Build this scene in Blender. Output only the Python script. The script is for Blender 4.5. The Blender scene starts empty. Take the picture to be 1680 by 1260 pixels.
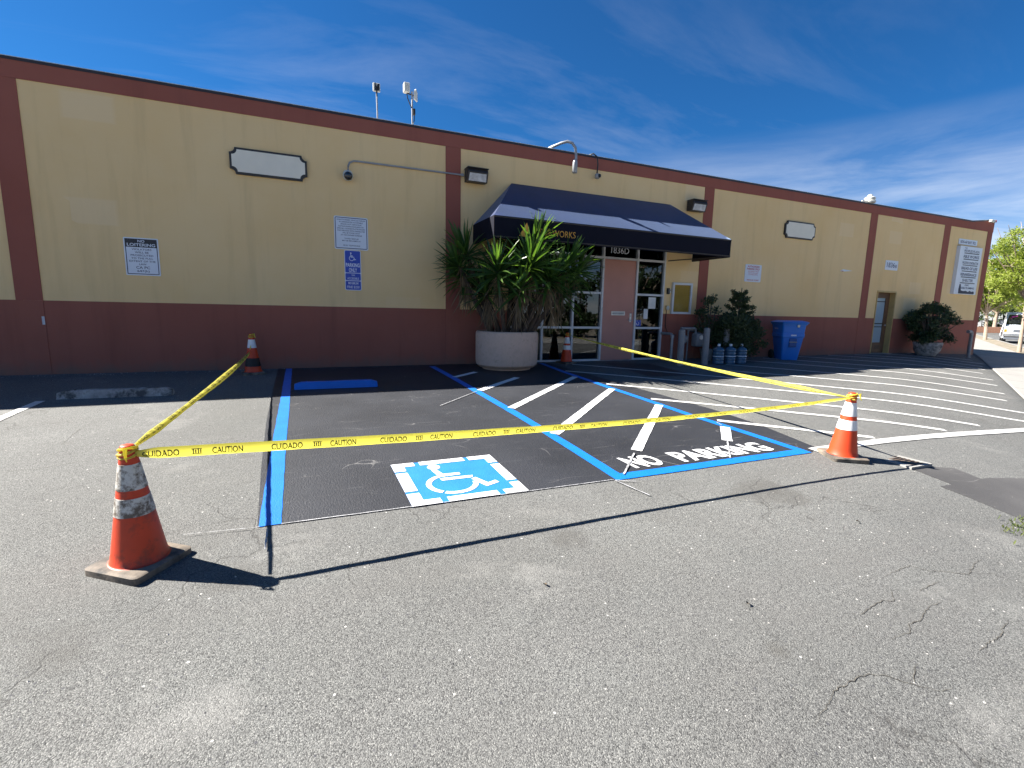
import bpy, bmesh, math, random
from mathutils import Vector, Matrix, Quaternion, Euler
C = bpy.context.scene.collection
RNG = random.Random(7)
R = math.radians

# ------------------------------------------------------------------ camera, sky, sun, exposure
sc = bpy.context.scene
cam = bpy.data.objects.new('camera', bpy.data.cameras.new('camera'))
C.objects.link(cam); sc.camera = cam
cam.data.sensor_width = 36; cam.data.lens = 16.874; cam.data.clip_end = 2000; cam.data.clip_start = 0.02
_r, _d, _f = (0.91944959, -0.39266892, 0.02058107), (-0.04023523, -0.14602096, -0.98846295), (0.39114394, 0.90801377, -0.15005803)
cam.matrix_world = Matrix(((_r[0], -_d[0], -_f[0], 0), (_r[1], -_d[1], -_f[1], -10), (_r[2], -_d[2], -_f[2], 1.165), (0, 0, 0, 1)))

SUN = Vector((-0.95, 0.56, 1.0)).normalized()          # towards the sun: high, behind the building, to the left
world = bpy.data.worlds.new('World'); sc.world = world; world.use_nodes = True
wt = world.node_tree; wt.nodes.clear()
def nd(nt, typ, ins=None, **props):
    n = nt.nodes.new(typ)
    for k, v in props.items(): setattr(n, k, v)
    for k, v in (ins or {}).items():
        s = n.inputs[k]
        if isinstance(v, bpy.types.NodeSocket): nt.links.new(v, s)
        elif isinstance(v, bpy.types.Node): nt.links.new(v.outputs[0], s)
        else: s.default_value = v
    return n
def ramp(nt, fac, stops, interp='LINEAR'):
    n = nt.nodes.new('ShaderNodeValToRGB'); nt.links.new(fac, n.inputs[0]); cr = n.color_ramp; cr.interpolation = interp
    while len(cr.elements) < len(stops): cr.elements.new(0.5)
    for e, (p, c) in zip(cr.elements, stops):
        e.position = p; e.color = (c, c, c, 1) if not isinstance(c, tuple) else (*c[:3], 1)
    return n.outputs[0]
def mth(nt, op, a, b=0.0, c=0.0): return nd(nt, 'ShaderNodeMath', {0: a, 1: b, 2: c}, operation=op).outputs[0]
def mix(nt, fac, a, b, mode='MIX'):
    n = nd(nt, 'ShaderNodeMix', {0: fac}, data_type='RGBA', blend_type=mode)
    for i, v in ((6, a), (7, b)):
        if isinstance(v, bpy.types.NodeSocket): nt.links.new(v, n.inputs[i])
        else: n.inputs[i].default_value = (*v[:3], 1)
    return n.outputs[2]
sky = nd(wt, 'ShaderNodeTexSky', sky_type='NISHITA', sun_disc=False, sun_elevation=math.asin(SUN.z),
         sun_rotation=math.atan2(SUN.x, SUN.y), altitude=900, air_density=1.0, dust_density=0.35, ozone_density=3.0)
dirn = nd(wt, 'ShaderNodeTexCoord').outputs['Generated']
sp = nd(wt, 'ShaderNodeSeparateXYZ', {0: dirn})
zz = mth(wt, 'MAXIMUM', sp.outputs[2], 0.03)
zz = mth(wt, 'ADD', zz, 0.12)
pl = nd(wt, 'ShaderNodeCombineXYZ', {0: mth(wt, 'DIVIDE', sp.outputs[0], zz), 1: mth(wt, 'DIVIDE', sp.outputs[1], zz), 2: 0.0})
mp = nd(wt, 'ShaderNodeMapping', {0: pl, 2: (0, 0, R(28)), 3: (0.55, 1.6, 1)})
n1 = nd(wt, 'ShaderNodeTexNoise', {'Vector': mp, 'Scale': 1.05, 'Detail': 9, 'Roughness': 0.62, 'Distortion': 0.5})
n2 = nd(wt, 'ShaderNodeTexNoise', {'Vector': pl, 'Scale': 0.42, 'Detail': 2})
cl = mth(wt, 'MULTIPLY', ramp(wt, n1.outputs[0], [(0.50, 0.0), (0.82, 1.0)]), ramp(wt, n2.outputs[0], [(0.36, 0.12), (0.62, 1.0)]))
cl = mth(wt, 'MULTIPLY', mth(wt, 'MULTIPLY', cl, 0.50), ramp(wt, sp.outputs[2], [(0.16, 1.0), (0.50, 0.22)]))
n3 = nd(wt, 'ShaderNodeTexNoise', {'Vector': nd(wt, 'ShaderNodeMapping', {0: dirn, 3: (1.0, 1.0, 5.5)}), 'Scale': 3.2, 'Detail': 8, 'Roughness': 0.6, 'Distortion': 0.4})
hz = mth(wt, 'MULTIPLY', ramp(wt, sp.outputs[2], [(0.0, 0.95), (0.08, 0.75), (0.16, 0.38), (0.31, 0.0)]), ramp(wt, n3.outputs[0], [(0.36, 0.25), (0.66, 1.25)]))
cl = mth(wt, 'MAXIMUM', cl, hz)     # pale haze low over the horizon, all round
skc = mix(wt, 1.0, sky.outputs[0], (0.118, 0.405, 0.66), 'MULTIPLY')
skc = mix(wt, cl, skc, (6.6, 6.7, 6.8))
bg = nd(wt, 'ShaderNodeBackground', {'Color': skc, 'Strength': 0.05})
wo = nd(wt, 'ShaderNodeOutputWorld', {'Surface': bg})
sun = bpy.data.objects.new('sun', bpy.data.lights.new('sun', 'SUN')); C.objects.link(sun)
sun.data.energy = 4.8; sun.data.angle = R(0.5); sun.data.color = (1.0, 0.955, 0.88)
sun.rotation_euler = SUN.to_track_quat('Z', 'Y').to_euler(); sun.location = (0, 0, 30)
vs = sc.view_settings; vs.view_transform = 'Standard'; vs.look = 'None'; vs.gamma = 1; vs.use_curve_mapping = False; vs.exposure = 1.95

# ------------------------------------------------------------------ helpers
def tag(o, label=None, cat=None, group=None, kind=None):
    for k, v in (('label', label), ('category', cat), ('group', group), ('kind', kind)):
        if v: o[k] = v
    return o
def thing(name, label, cat, loc=(0, 0, 0), rz=0.0, group=None):
    o = bpy.data.objects.new(name, None); C.objects.link(o); o.location = loc; o.rotation_euler = (0, 0, rz)
    o.empty_display_size = 0.1
    return tag(o, label, cat, group)
def copy_tree(o, parent=None):
    c = o.copy(); C.objects.link(c)
    if parent: c.parent = parent
    for ch in o.children: copy_tree(ch, c)
    return c
class MB:
    def __init__(s): s.bm = bmesh.new()
    def poly(s, pts):
        return s.bm.faces.new([s.bm.verts.new(p) for p in pts])
    def mesh(s, vs_, fs_):
        v = [s.bm.verts.new(p) for p in vs_]
        for f in fs_:
            try: s.bm.faces.new([v[i] for i in f])
            except ValueError: pass
        return s
    def box(s, x0, x1, y0, y1, z0, z1, bev=0.0, seg=1, M=None):
        g = bmesh.ops.create_cube(s.bm, size=1.0)
        vv = g['verts']
        for v in vv: v.co = Vector(((x0 + x1) / 2 + v.co.x * (x1 - x0), (y0 + y1) / 2 + v.co.y * (y1 - y0), (z0 + z1) / 2 + v.co.z * (z1 - z0)))
        if bev:
            ed = list({e for v in vv for e in v.link_edges})
            r = bmesh.ops.bevel(s.bm, geom=ed, offset=bev, segments=seg, affect='EDGES', profile=0.5)
            vv = list({v for f in r['faces'] for v in f.verts} | {v for v in vv if v.is_valid})
        if M is not None:
            for v in vv: v.co = M @ v.co
        return s
    def lathe(s, prof, n=32, c=(0, 0, 0), sx=1.0, sy=1.0, cap=True):
        rings = []
        for r, z in prof:
            rings.append([s.bm.verts.new((c[0] + sx * r * math.cos(2 * math.pi * k / n), c[1] + sy * r * math.sin(2 * math.pi * k / n), c[2] + z)) for k in range(n)])
        for a, b in zip(rings, rings[1:]):
            for k in range(n): s.bm.faces.new((a[k], a[(k + 1) % n], b[(k + 1) % n], b[k]))
        if cap: s.bm.faces.new(rings[0][::-1]); s.bm.faces.new(rings[-1])
        return s
    def tube(s, pts, r, n=8, cap=True):
        pts = [Vector(p) for p in pts]; rr = r if isinstance(r, (list, tuple)) else [r] * len(pts)
        rings = []; up = Vector((0.13, 0.21, 1)).normalized()
        for i, p in enumerate(pts):
            t = (pts[min(i + 1, len(pts) - 1)] - pts[max(i - 1, 0)]).normalized()
            a = t.cross(up)
            if a.length < 0.05: a = t.cross(Vector((1, 0, 0)))
            a.normalize(); b = t.cross(a)
            rings.append([s.bm.verts.new(p + rr[i] * (math.cos(2 * math.pi * k / n) * a + math.sin(2 * math.pi * k / n) * b)) for k in range(n)])
        for a, b in zip(rings, rings[1:]):
            for k in range(n): s.bm.faces.new((a[k], a[(k + 1) % n], b[(k + 1) % n], b[k]))
        if cap: s.bm.faces.new(rings[0][::-1]); s.bm.faces.new(rings[-1])
        return s
    def prism(s, pts, off):
        """polygon (3D points) swept along the vector off"""
        off = Vector(off); a = [s.bm.verts.new(p) for p in pts]; b = [s.bm.verts.new(Vector(p) + off) for p in pts]; n = len(pts)
        s.bm.faces.new(a); s.bm.faces.new(b[::-1])
        for k in range(n): s.bm.faces.new((a[(k + 1) % n], a[k], b[k], b[(k + 1) % n]))
        return s
    def build(s, name, m, parent=None, smooth=None, recalc=True):
        if recalc: bmesh.ops.recalc_face_normals(s.bm, faces=s.bm.faces[:])
        me = bpy.data.meshes.new(name); s.bm.to_mesh(me); s.bm.free()
        me.materials.append(m)
        if smooth is not None:
            for p in me.polygons: p.use_smooth = True
            try: me.set_sharp_from_angle(angle=R(smooth))
            except Exception: pass
        o = bpy.data.objects.new(name, me); C.objects.link(o)
        if parent: o.parent = parent
        return o
def raw(name, vs_, fs_, m, parent=None, smooth=False):
    me = bpy.data.meshes.new(name); me.from_pydata(vs_, [], fs_); me.update(); me.materials.append(m)
    if smooth: me.polygons.foreach_set('use_smooth', [True] * len(me.polygons))
    o = bpy.data.objects.new(name, me); C.objects.link(o)
    if parent: o.parent = parent
    return o
_tc = {}
def text2d(t, bold=0.0):
    """flat letters as a mesh in the unit square"""
    if (t, bold) not in _tc:
        cu = bpy.data.curves.new('lettering', 'FONT'); cu.body = t; cu.offset = bold; cu.resolution_u = 3
        ob = bpy.data.objects.new('lettering', cu)
        me = bpy.data.meshes.new_from_object(ob)
        vv = [(v.co.x, v.co.y) for v in me.vertices]; ff = [tuple(p.vertices) for p in me.polygons]
        x0 = min(v[0] for v in vv); x1 = max(v[0] for v in vv); y0 = min(v[1] for v in vv); y1 = max(v[1] for v in vv)
        _tc[(t, bold)] = ([((a - x0) / (x1 - x0), (b - y0) / (y1 - y0)) for a, b in vv], ff)
        bpy.data.objects.remove(ob); bpy.data.curves.remove(cu); bpy.data.meshes.remove(me)
    return _tc[(t, bold)]

# ------------------------------------------------------------------ materials
def newmat(name):
    m = bpy.data.materials.new(name); m.use_nodes = True; nt = m.node_tree; nt.nodes.clear()
    p = nt.nodes.new('ShaderNodeBsdfPrincipled'); o = nt.nodes.new('ShaderNodeOutputMaterial'); nt.links.new(p.outputs[0], o.inputs[0])
    return m, nt, p
def setc(nt, p, v, sock='Base Color'):
    if isinstance(v, bpy.types.NodeSocket): nt.links.new(v, p.inputs[sock])
    else: p.inputs[sock].default_value = (*v, 1) if isinstance(v, tuple) else v
def bump(nt, p, h, dist=0.01, strength=0.5):
    b = nd(nt, 'ShaderNodeBump', {'Height': h, 'Distance': dist, 'Strength': strength}); nt.links.new(b.outputs[0], p.inputs['Normal'])
def coords(nt): return nd(nt, 'ShaderNodeNewGeometry').outputs['Position']
def noise(nt, vec, scale, detail=4, rough=0.55, dist=0.0):
    return nd(nt, 'ShaderNodeTexNoise', {'Vector': vec, 'Scale': scale, 'Detail': detail, 'Roughness': rough, 'Distortion': dist}).outputs[0]
def simple(name, col, rough=0.6, var=0.12, vscale=4.0, bscale=0, bdist=0.002, metal=0.0, spec=0.5, dirt=None, dirt_t=(0.55, 0.7), dscale=6.0, coat=0.0):
    m, nt, p = newmat(name); v = nd(nt, 'ShaderNodeTexCoord').outputs['Object']
    n = noise(nt, v, vscale, 5)
    c = mix(nt, ramp(nt, n, [(0.3, 0.0), (0.7, 1.0)]), tuple(x * (1 - var) for x in col), tuple(min(1, x * (1 + var)) for x in col))
    if dirt:
        d = noise(nt, v, dscale, 8, 0.7)
        c = mix(nt, ramp(nt, d, [(dirt_t[0], 0.0), (dirt_t[1], 1.0)]), c, dirt)
    setc(nt, p, c); p.inputs['Roughness'].default_value = rough; p.inputs['Metallic'].default_value = metal
    p.inputs['Specular IOR Level'].default_value = spec
    if coat: p.inputs['Coat Weight'].default_value = coat; p.inputs['Coat Roughness'].default_value = 0.08
    if bscale: bump(nt, p, noise(nt, v, bscale, 3), bdist, 0.6)
    return m

def asphalt_mat():
    m, nt, p = newmat('asphalt'); v = coords(nt)
    big = noise(nt, v, 0.35, 5, 0.6); mid = noise(nt, v, 2.1, 6, 0.65)
    base = mix(nt, ramp(nt, big, [(0.32, 0.0), (0.68, 1.0)]), (0.134, 0.135, 0.130), (0.184, 0.185, 0.178))
    base = mix(nt, ramp(nt, mid, [(0.35, 0.35), (0.62, 0.0)]), base, (0.150, 0.146, 0.140))
    vo = nd(nt, 'ShaderNodeTexVoronoi', {'Vector': v, 'Scale': 205.0, 'Randomness': 1.0})
    rnd = nd(nt, 'ShaderNodeSeparateColor', {0: vo.outputs['Color']})
    st = ramp(nt, rnd.outputs[0], [(0.0, (0.36, 0.36, 0.37)), (0.25, (0.76, 0.76, 0.76)), (0.6, (1.0, 1.0, 1.0)), (0.88, (1.22, 1.22, 1.2)), (1.0, (1.75, 1.73, 1.7))])
    edge = ramp(nt, vo.outputs['Distance'], [(0.35, 1.0), (0.8, 0.55)])
    c = mix(nt, 1.0, base, st, 'MULTIPLY'); c = mix(nt, 1.0, c, edge, 'MULTIPLY')
    vb = nd(nt, 'ShaderNodeTexVoronoi', {'Vector': v, 'Scale': 36.0})
    rb = nd(nt, 'ShaderNodeSeparateColor', {0: vb.outputs['Color']})
    near = ramp(nt, vb.outputs['Distance'], [(0.17, 1.0), (0.24, 0.0)])
    c = mix(nt, mth(nt, 'MULTIPLY', near, ramp(nt, rb.outputs[0], [(0.90, 0.0), (0.91, 0.85)])), c, (0.055, 0.055, 0.062))
    c = mix(nt, mth(nt, 'MULTIPLY', near, ramp(nt, rb.outputs[1], [(0.982, 0.0), (0.985, 0.8)])), c, (0.62, 0.60, 0.56))
    lane = noise(nt, nd(nt, 'ShaderNodeMapping', {0: v, 2: (0, 0, R(24)), 3: (0.22, 1.5, 1.0)}), 1.1, 6, 0.65)
    c = mix(nt, ramp(nt, lane, [(0.50, 0.0), (0.72, 0.42)]), c, (0.115, 0.112, 0.106))
    c = mix(nt, ramp(nt, noise(nt, v, 0.75, 7, 0.7, 0.6), [(0.56, 0.0), (0.74, 0.30)]), c, (0.36, 0.35, 0.33))
    spot = nd(nt, 'ShaderNodeTexVoronoi', {'Vector': v, 'Scale': 1.9})
    rsp = nd(nt, 'ShaderNodeSeparateColor', {0: spot.outputs['Color']})
    dsp = mth(nt, 'ADD', spot.outputs['Distance'], mth(nt, 'MULTIPLY', noise(nt, v, 14, 4, 0.7), 0.10))
    c = mix(nt, mth(nt, 'MULTIPLY', ramp(nt, dsp, [(0.09, 1.0), (0.20, 0.0)]), ramp(nt, rsp.outputs[0], [(0.80, 0.0), (0.84, 0.5)])), c, (0.075, 0.07, 0.062))
    oil = noise(nt, v, 1.15, 3, 0.5)
    c = mix(nt, ramp(nt, oil, [(0.66, 0.0), (0.74, 0.45)]), c, (0.07, 0.066, 0.06))
    sx = nd(nt, 'ShaderNodeSeparateXYZ', {0: v})
    grime = mth(nt, 'MULTIPLY', ramp(nt, mth(nt, 'ADD', sx.outputs[1], mth(nt, 'MULTIPLY', mid, 1.6)), [(0.0, 0.0), (1.0, 1.0)]), 0.6)
    # hairline cracks of an old surface
    wv = nd(nt, 'ShaderNodeVectorMath', {0: v, 1: nd(nt, 'ShaderNodeTexNoise', {'Vector': v, 'Scale': 1.6, 'Detail': 6}).outputs['Color']}, operation='ADD').outputs[0]
    vc = nd(nt, 'ShaderNodeTexVoronoi', {'Vector': wv, 'Scale': 0.62}, feature='DISTANCE_TO_EDGE').outputs['Distance']
    crk = mth(nt, 'MULTIPLY', ramp(nt, vc, [(0.0, 1.0), (0.006, 0.0)]), ramp(nt, noise(nt, v, 0.9, 3), [(0.5, 0.0), (0.62, 0.7)]))
    c = mix(nt, crk, c, (0.05, 0.048, 0.045))
    setc(nt, p, c); p.inputs['Roughness'].default_value = 0.82; p.inputs['Specular IOR Level'].default_value = 0.28
    hgt = mth(nt, 'ADD', mth(nt, 'MULTIPLY', vo.outputs['Distance'], -1.0), mth(nt, 'MULTIPLY', noise(nt, v, 55, 4), 1.2))
    hgt = mth(nt, 'SUBTRACT', hgt, mth(nt, 'MULTIPLY', crk, 1.5))
    bump(nt, p, hgt, 0.0042, 0.6)
    return m
def seal_mat(name='fresh_sealcoat', col=(0.014, 0.015, 0.019), lift=(0.030, 0.032, 0.039)):
    m, nt, p = newmat(name); v = coords(nt)
    big = noise(nt, v, 0.8, 5, 0.6)
    c = mix(nt, ramp(nt, big, [(0.32, 0.0), (0.72, 1.0)]), col, lift)
    mp_ = nd(nt, 'ShaderNodeMapping', {0: v, 2: (0, 0, R(38)), 3: (1.0, 9.0, 1.0)})
    scr = noise(nt, mp_, 3.0, 8, 0.75)
    c = mix(nt, ramp(nt, scr, [(0.60, 0.0), (0.78, 0.5)]), c, (0.16, 0.155, 0.155))
    # tyre and broom scratches
    mp2 = nd(nt, 'ShaderNodeMapping', {0: v, 2: (0, 0, R(-22)), 3: (0.35, 2.2, 1.0)})
    v2 = nd(nt, 'ShaderNodeTexVoronoi', {'Vector': nd(nt, 'ShaderNodeVectorMath', {0: mp2.outputs[0], 1: nd(nt, 'ShaderNodeTexNoise', {'Vector': v, 'Scale': 1.2}).outputs['Color']}, operation='ADD').outputs[0], 'Scale': 1.7}, feature='DISTANCE_TO_EDGE').outputs['Distance']
    sc2 = mth(nt, 'MULTIPLY', ramp(nt, v2, [(0.0, 1.0), (0.008, 0.0)]), ramp(nt, noise(nt, v, 2.6, 4), [(0.5, 0.0), (0.66, 0.55)]))
    c = mix(nt, sc2, c, (0.30, 0.29, 0.28))
    vo = nd(nt, 'ShaderNodeTexVoronoi', {'Vector': v, 'Scale': 95.0})
    c = mix(nt, ramp(nt, vo.outputs['Distance'], [(0.1, 0.35), (0.3, 0.0)]), c, (0.12, 0.118, 0.12))
    setc(nt, p, c); p.inputs['Roughness'].default_value = 0.62; p.inputs['Specular IOR Level'].default_value = 0.4
    mp3 = nd(nt, 'ShaderNodeMapping', {0: v, 2: (0, 0, R(6)), 3: (3.0, 1.0, 1.0)})
    hgt = mth(nt, 'ADD', mth(nt, 'MULTIPLY', vo.outputs['Distance'], -0.7), mth(nt, 'MULTIPLY', noise(nt, mp3, 26, 4), 1.3))
    bump(nt, p, hgt, 0.0038, 0.7)
    return m
def paint_mat(name, col, wear=0.0, wear_col=(0.09, 0.088, 0.085), rough=0.55):
    m, nt, p = newmat(name); v = coords(nt)
    n = noise(nt, v, 6, 5)
    c = mix(nt, ramp(nt, n, [(0.3, 0.0), (0.7, 1.0)]), tuple(x * 0.9 for x in col), tuple(min(1, x * 1.08) for x in col))
    if wear:
        w = noise(nt, v, 22, 8, 0.8)
        c = mix(nt, ramp(nt, w, [(0.64 - 0.25 * wear, 0.0), (0.72 - 0.2 * wear, 0.85)]), c, wear_col)
    setc(nt, p, c); p.inputs['Roughness'].default_value = rough
    vo = nd(nt, 'ShaderNodeTexVoronoi', {'Vector': v, 'Scale': 110.0})
    bump(nt, p, mth(nt, 'ADD', vo.outputs['Distance'], noise(nt, v, 40, 3)), 0.003, 0.5)
    return m
def stucco_mat(name, col, dark, light, streak=0.25, squares=0.0):
    m, nt, p = newmat(name); v = coords(nt)
    n = noise(nt, v, 0.55, 6, 0.6)
    c = mix(nt, ramp(nt, n, [(0.3, 0.0), (0.7, 1.0)]), col, light)
    mp_ = nd(nt, 'ShaderNodeMapping', {0: v, 3: (3.2, 1.0, 0.28)})
    s_ = noise(nt, mp_, 1.0, 7, 0.65)
    c = mix(nt, ramp(nt, s_, [(0.52, 0.0), (0.78, streak)]), c, dark)
    if squares:                                   # patches where marks were painted over
        mq = nd(nt, 'ShaderNodeMapping', {0: v, 1: (0.31, 0, 0.17), 3: (0.9, 1.0, 1.5)})
        vq = nd(nt, 'ShaderNodeTexVoronoi', {'Vector': mq, 'Scale': 0.9}, distance='CHEBYCHEV')
        rq = nd(nt, 'ShaderNodeSeparateColor', {0: vq.outputs['Color']})
        f = mth(nt, 'MULTIPLY', ramp(nt, vq.outputs['Distance'], [(0.24, 1.0), (0.29, 0.0)]), ramp(nt, rq.outputs[0], [(0.62, 0.0), (0.66, squares)]))
        c = mix(nt, f, c, tuple(min(1, x * y) for x, y in zip(light, (1.02, 1.08, 1.3))))
    f2 = noise(nt, nd(nt, 'ShaderNodeMapping', {0: v, 3: (1.0, 1.0, 4.5)}), 2.3, 9, 0.8)
    c = mix(nt, ramp(nt, f2, [(0.70, 0.0), (0.76, 0.55)]), c, tuple(x * 0.6 for x in dark))
    zc = nd(nt, 'ShaderNodeSeparateXYZ', {0: v}).outputs[2]
    spl = ramp(nt, mth(nt, 'ADD', zc, mth(nt, 'MULTIPLY', noise(nt, v, 3.5, 6, 0.7), 0.55)), [(0.22, 0.75), (0.52, 0.0)])
    c = mix(nt, spl, c, (0.17, 0.125, 0.10))
    scf = noise(nt, nd(nt, 'ShaderNodeMapping', {0: v, 2: (0, R(12), 0), 3: (1.0, 1.0, 7.0)}), 5.0, 6, 0.75)
    c = mix(nt, ramp(nt, scf, [(0.68, 0.0), (0.73, 0.35)]), c, tuple(min(1, x * 1.35) for x in light))
    setc(nt, p, c); p.inputs['Roughness'].default_value = 0.85; p.inputs['Specular IOR Level'].default_value = 0.25
    bump(nt, p, mth(nt, 'ADD', noise(nt, v, 60, 5, 0.6), mth(nt, 'MULTIPLY', noise(nt, v, 6, 3), 0.8)), 0.004, 0.55)
    return m
def leaf_mat(name, a, b, rough=0.45, trans=0.25, spec=0.5):
    m, nt, p = newmat(name)
    info = nd(nt, 'ShaderNodeObjectInfo').outputs['Random']; geo = nd(nt, 'ShaderNodeNewGeometry')
    f = mth(nt, 'FRACT', mth(nt, 'ADD', info, geo.outputs['Random Per Island']))
    c = mix(nt, f, a, b); setc(nt, p, c)
    p.inputs['Roughness'].default_value = rough; p.inputs['Specular IOR Level'].default_value = spec
    t = nd(nt, 'ShaderNodeBsdfTranslucent', {'Color': mix(nt, 1.0, c, (1.6, 1.7, 0.7), 'MULTIPLY')})
    ms = nd(nt, 'ShaderNodeMixShader', {0: trans, 1: p.outputs[0], 2: t.outputs[0]})
    nt.links.new(ms.outputs[0], [n for n in nt.nodes if n.type == 'OUTPUT_MATERIAL'][0].inputs[0])
    return m
def glass_mat(name, tint=(0.30, 0.33, 0.35), ior=1.62):
    m, nt, p = newmat(name); nt.nodes.remove(p)
    g = nd(nt, 'ShaderNodeBsdfGlossy', {'Color': (0.95, 0.97, 1, 1), 'Roughness': 0.0})
    t = nd(nt, 'ShaderNodeBsdfTransparent', {'Color': (*tint, 1)})
    fr = nd(nt, 'ShaderNodeFresnel', {'IOR': ior})
    ms = nd(nt, 'ShaderNodeMixShader', {0: fr.outputs[0], 1: t.outputs[0], 2: g.outputs[0]})
    nt.links.new(ms.outputs[0], [n for n in nt.nodes if n.type == 'OUTPUT_MATERIAL'][0].inputs[0])
    return m

M = {}
M['asphalt'] = asphalt_mat()
M['seal'] = seal_mat()
M['sealold'] = seal_mat('old_dark_patch', (0.06, 0.057, 0.055), (0.11, 0.105, 0.10))
M['blue'] = paint_mat('blue_paint', (0.0015, 0.14, 0.56))
M['symblue'] = paint_mat('symbol_blue_paint', (0.016, 0.165, 0.48))
M['white'] = paint_mat('white_paint', (0.66, 0.66, 0.67))
M['whiteworn'] = paint_mat('worn_white_paint', (0.58, 0.57, 0.55), 0.42, (0.20, 0.195, 0.19))
M['chalk'] = paint_mat('chalk', (0.42, 0.42, 0.43), 0.65, (0.09, 0.09, 0.09))
M['crack'] = simple('crack', (0.075, 0.068, 0.056), 0.95, 0.5, 40)
M['yellow'] = stucco_mat('yellow_stucco', (0.79, 0.545, 0.255), (0.54, 0.375, 0.19), (0.82, 0.60, 0.315), 0.4, 0.38)
M['brown'] = stucco_mat('brown_stucco', (0.29, 0.098, 0.068), (0.17, 0.065, 0.05), (0.33, 0.12, 0.085), 0.5)
M['trim'] = stucco_mat('brown_trim', (0.29, 0.092, 0.064), (0.18, 0.065, 0.05), (0.32, 0.11, 0.08), 0.4)
M['flashing'] = simple('dark_flashing', (0.028, 0.022, 0.022), 0.5)
M['capmetal'] = simple('pale_cap_metal', (0.60, 0.60, 0.60), 0.4, metal=0.3)
M['roof'] = simple('roofing', (0.30, 0.29, 0.28), 0.9)
M['alum'] = simple('white_aluminium', (0.62, 0.63, 0.64), 0.4, 0.08, 3)
M['glass'] = glass_mat('window_glass')
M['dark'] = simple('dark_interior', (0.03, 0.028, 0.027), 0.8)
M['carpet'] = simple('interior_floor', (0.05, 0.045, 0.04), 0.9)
M['door'] = simple('brown_door_paint', (0.50, 0.235, 0.185), 0.55, 0.06, 2.2, dirt=(0.32, 0.14, 0.11), dirt_t=(0.66, 0.8), dscale=3)
M['wood'] = simple('brown_wood_door', (0.145, 0.078, 0.042), 0.55, 0.2, 3)
M['ochre'] = simple('ochre_frame', (0.50, 0.34, 0.13), 0.6)
M['steel'] = simple('brushed_steel', (0.55, 0.56, 0.57), 0.35, metal=0.8)
M['galv'] = simple('galvanised_pipe', (0.33, 0.34, 0.35), 0.5, 0.15, 8, metal=0.4)
M['grey'] = simple('grey_post_paint', (0.20, 0.207, 0.215), 0.6, 0.15, 6, dirt=(0.15, 0.13, 0.12))
M['black'] = simple('black_plastic', (0.015, 0.015, 0.016), 0.45)
M['rubber'] = simple('grimy_rubber', (0.05, 0.045, 0.04), 0.8, 0.3, 8, 60, 0.002, dirt=(0.21, 0.17, 0.13), dirt_t=(0.40, 0.62), dscale=5)
M['rubbert'] = simple('tyre_rubber', (0.02, 0.02, 0.02), 0.8)
M['orange'] = simple('orange_cone', (0.54, 0.042, 0.007), 0.5, 0.1, 5, 40, 0.001, dirt=(0.13, 0.03, 0.016), dirt_t=(0.50, 0.68), dscale=8)
M['orangeclean'] = simple('clean_orange_cone', (0.60, 0.050, 0.008), 0.5, 0.06, 5, 40, 0.001, dirt=(0.2, 0.04, 0.02), dirt_t=(0.68, 0.8), dscale=10)
M['collar'] = simple('dirty_reflective_collar', (0.55, 0.53, 0.48), 0.5, 0.1, 6, dirt=(0.115, 0.09, 0.07), dirt_t=(0.44, 0.57), dscale=17)
M['collarclean'] = simple('reflective_collar', (0.78, 0.77, 0.76), 0.4, 0.06, 6, dirt=(0.25, 0.22, 0.2), dirt_t=(0.62, 0.8), dscale=14)
M['soot'] = simple('blackened_band', (0.012, 0.011, 0.011), 0.6, 0.3, 8, dirt=(0.4, 0.05, 0.012), dirt_t=(0.66, 0.72), dscale=18)
M['signwhite'] = simple('sign_white', (0.70, 0.74, 0.80), 0.4, 0.04, 2)
M['plaque'] = simple('plaque_cream', (0.80, 0.74, 0.60), 0.5, 0.05, 3)
M['signblue'] = simple('sign_blue', (0.012, 0.055, 0.42), 0.35, 0.05, 2)
M['signblack'] = simple('sign_black', (0.012, 0.012, 0.018), 0.4)
M['signnavy'] = simple('sign_navy_ink', (0.018, 0.028, 0.085), 0.5)
M['signred'] = simple('sign_red', (0.50, 0.035, 0.03), 0.5, 0.15, 20)
M['signgrey'] = simple('sign_torn_backing', (0.05, 0.055, 0.075), 0.7, 0.3, 10)
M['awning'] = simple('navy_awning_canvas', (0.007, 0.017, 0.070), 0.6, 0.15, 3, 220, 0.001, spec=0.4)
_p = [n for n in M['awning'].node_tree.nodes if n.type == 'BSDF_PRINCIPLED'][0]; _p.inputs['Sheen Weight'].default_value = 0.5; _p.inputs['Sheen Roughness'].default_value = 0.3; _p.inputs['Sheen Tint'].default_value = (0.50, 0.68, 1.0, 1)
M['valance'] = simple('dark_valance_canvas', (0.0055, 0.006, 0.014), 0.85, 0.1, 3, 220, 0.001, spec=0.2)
M['gold'] = simple('gold_lettering', (0.62, 0.30, 0.035), 0.5)
M['amber'] = simple('amber_logo', (0.75, 0.36, 0.05), 0.5)
M['concrete'] = simple('aggregate_concrete', (0.58, 0.42, 0.325), 0.9, 0.14, 7, 150, 0.004, dirt=(0.36, 0.255, 0.195), dirt_t=(0.52, 0.72), dscale=7)
M['stop'] = simple('old_concrete_stop', (0.36, 0.345, 0.325), 0.9, 0.3, 6, 60, 0.006, dirt=(0.075, 0.072, 0.07), dirt_t=(0.45, 0.62), dscale=5)
M['walk'] = simple('sidewalk_concrete', (0.26, 0.252, 0.236), 0.9, 0.1, 0.8, 120, 0.003, dirt=(0.26, 0.25, 0.23), dirt_t=(0.55, 0.75), dscale=1.5)
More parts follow.
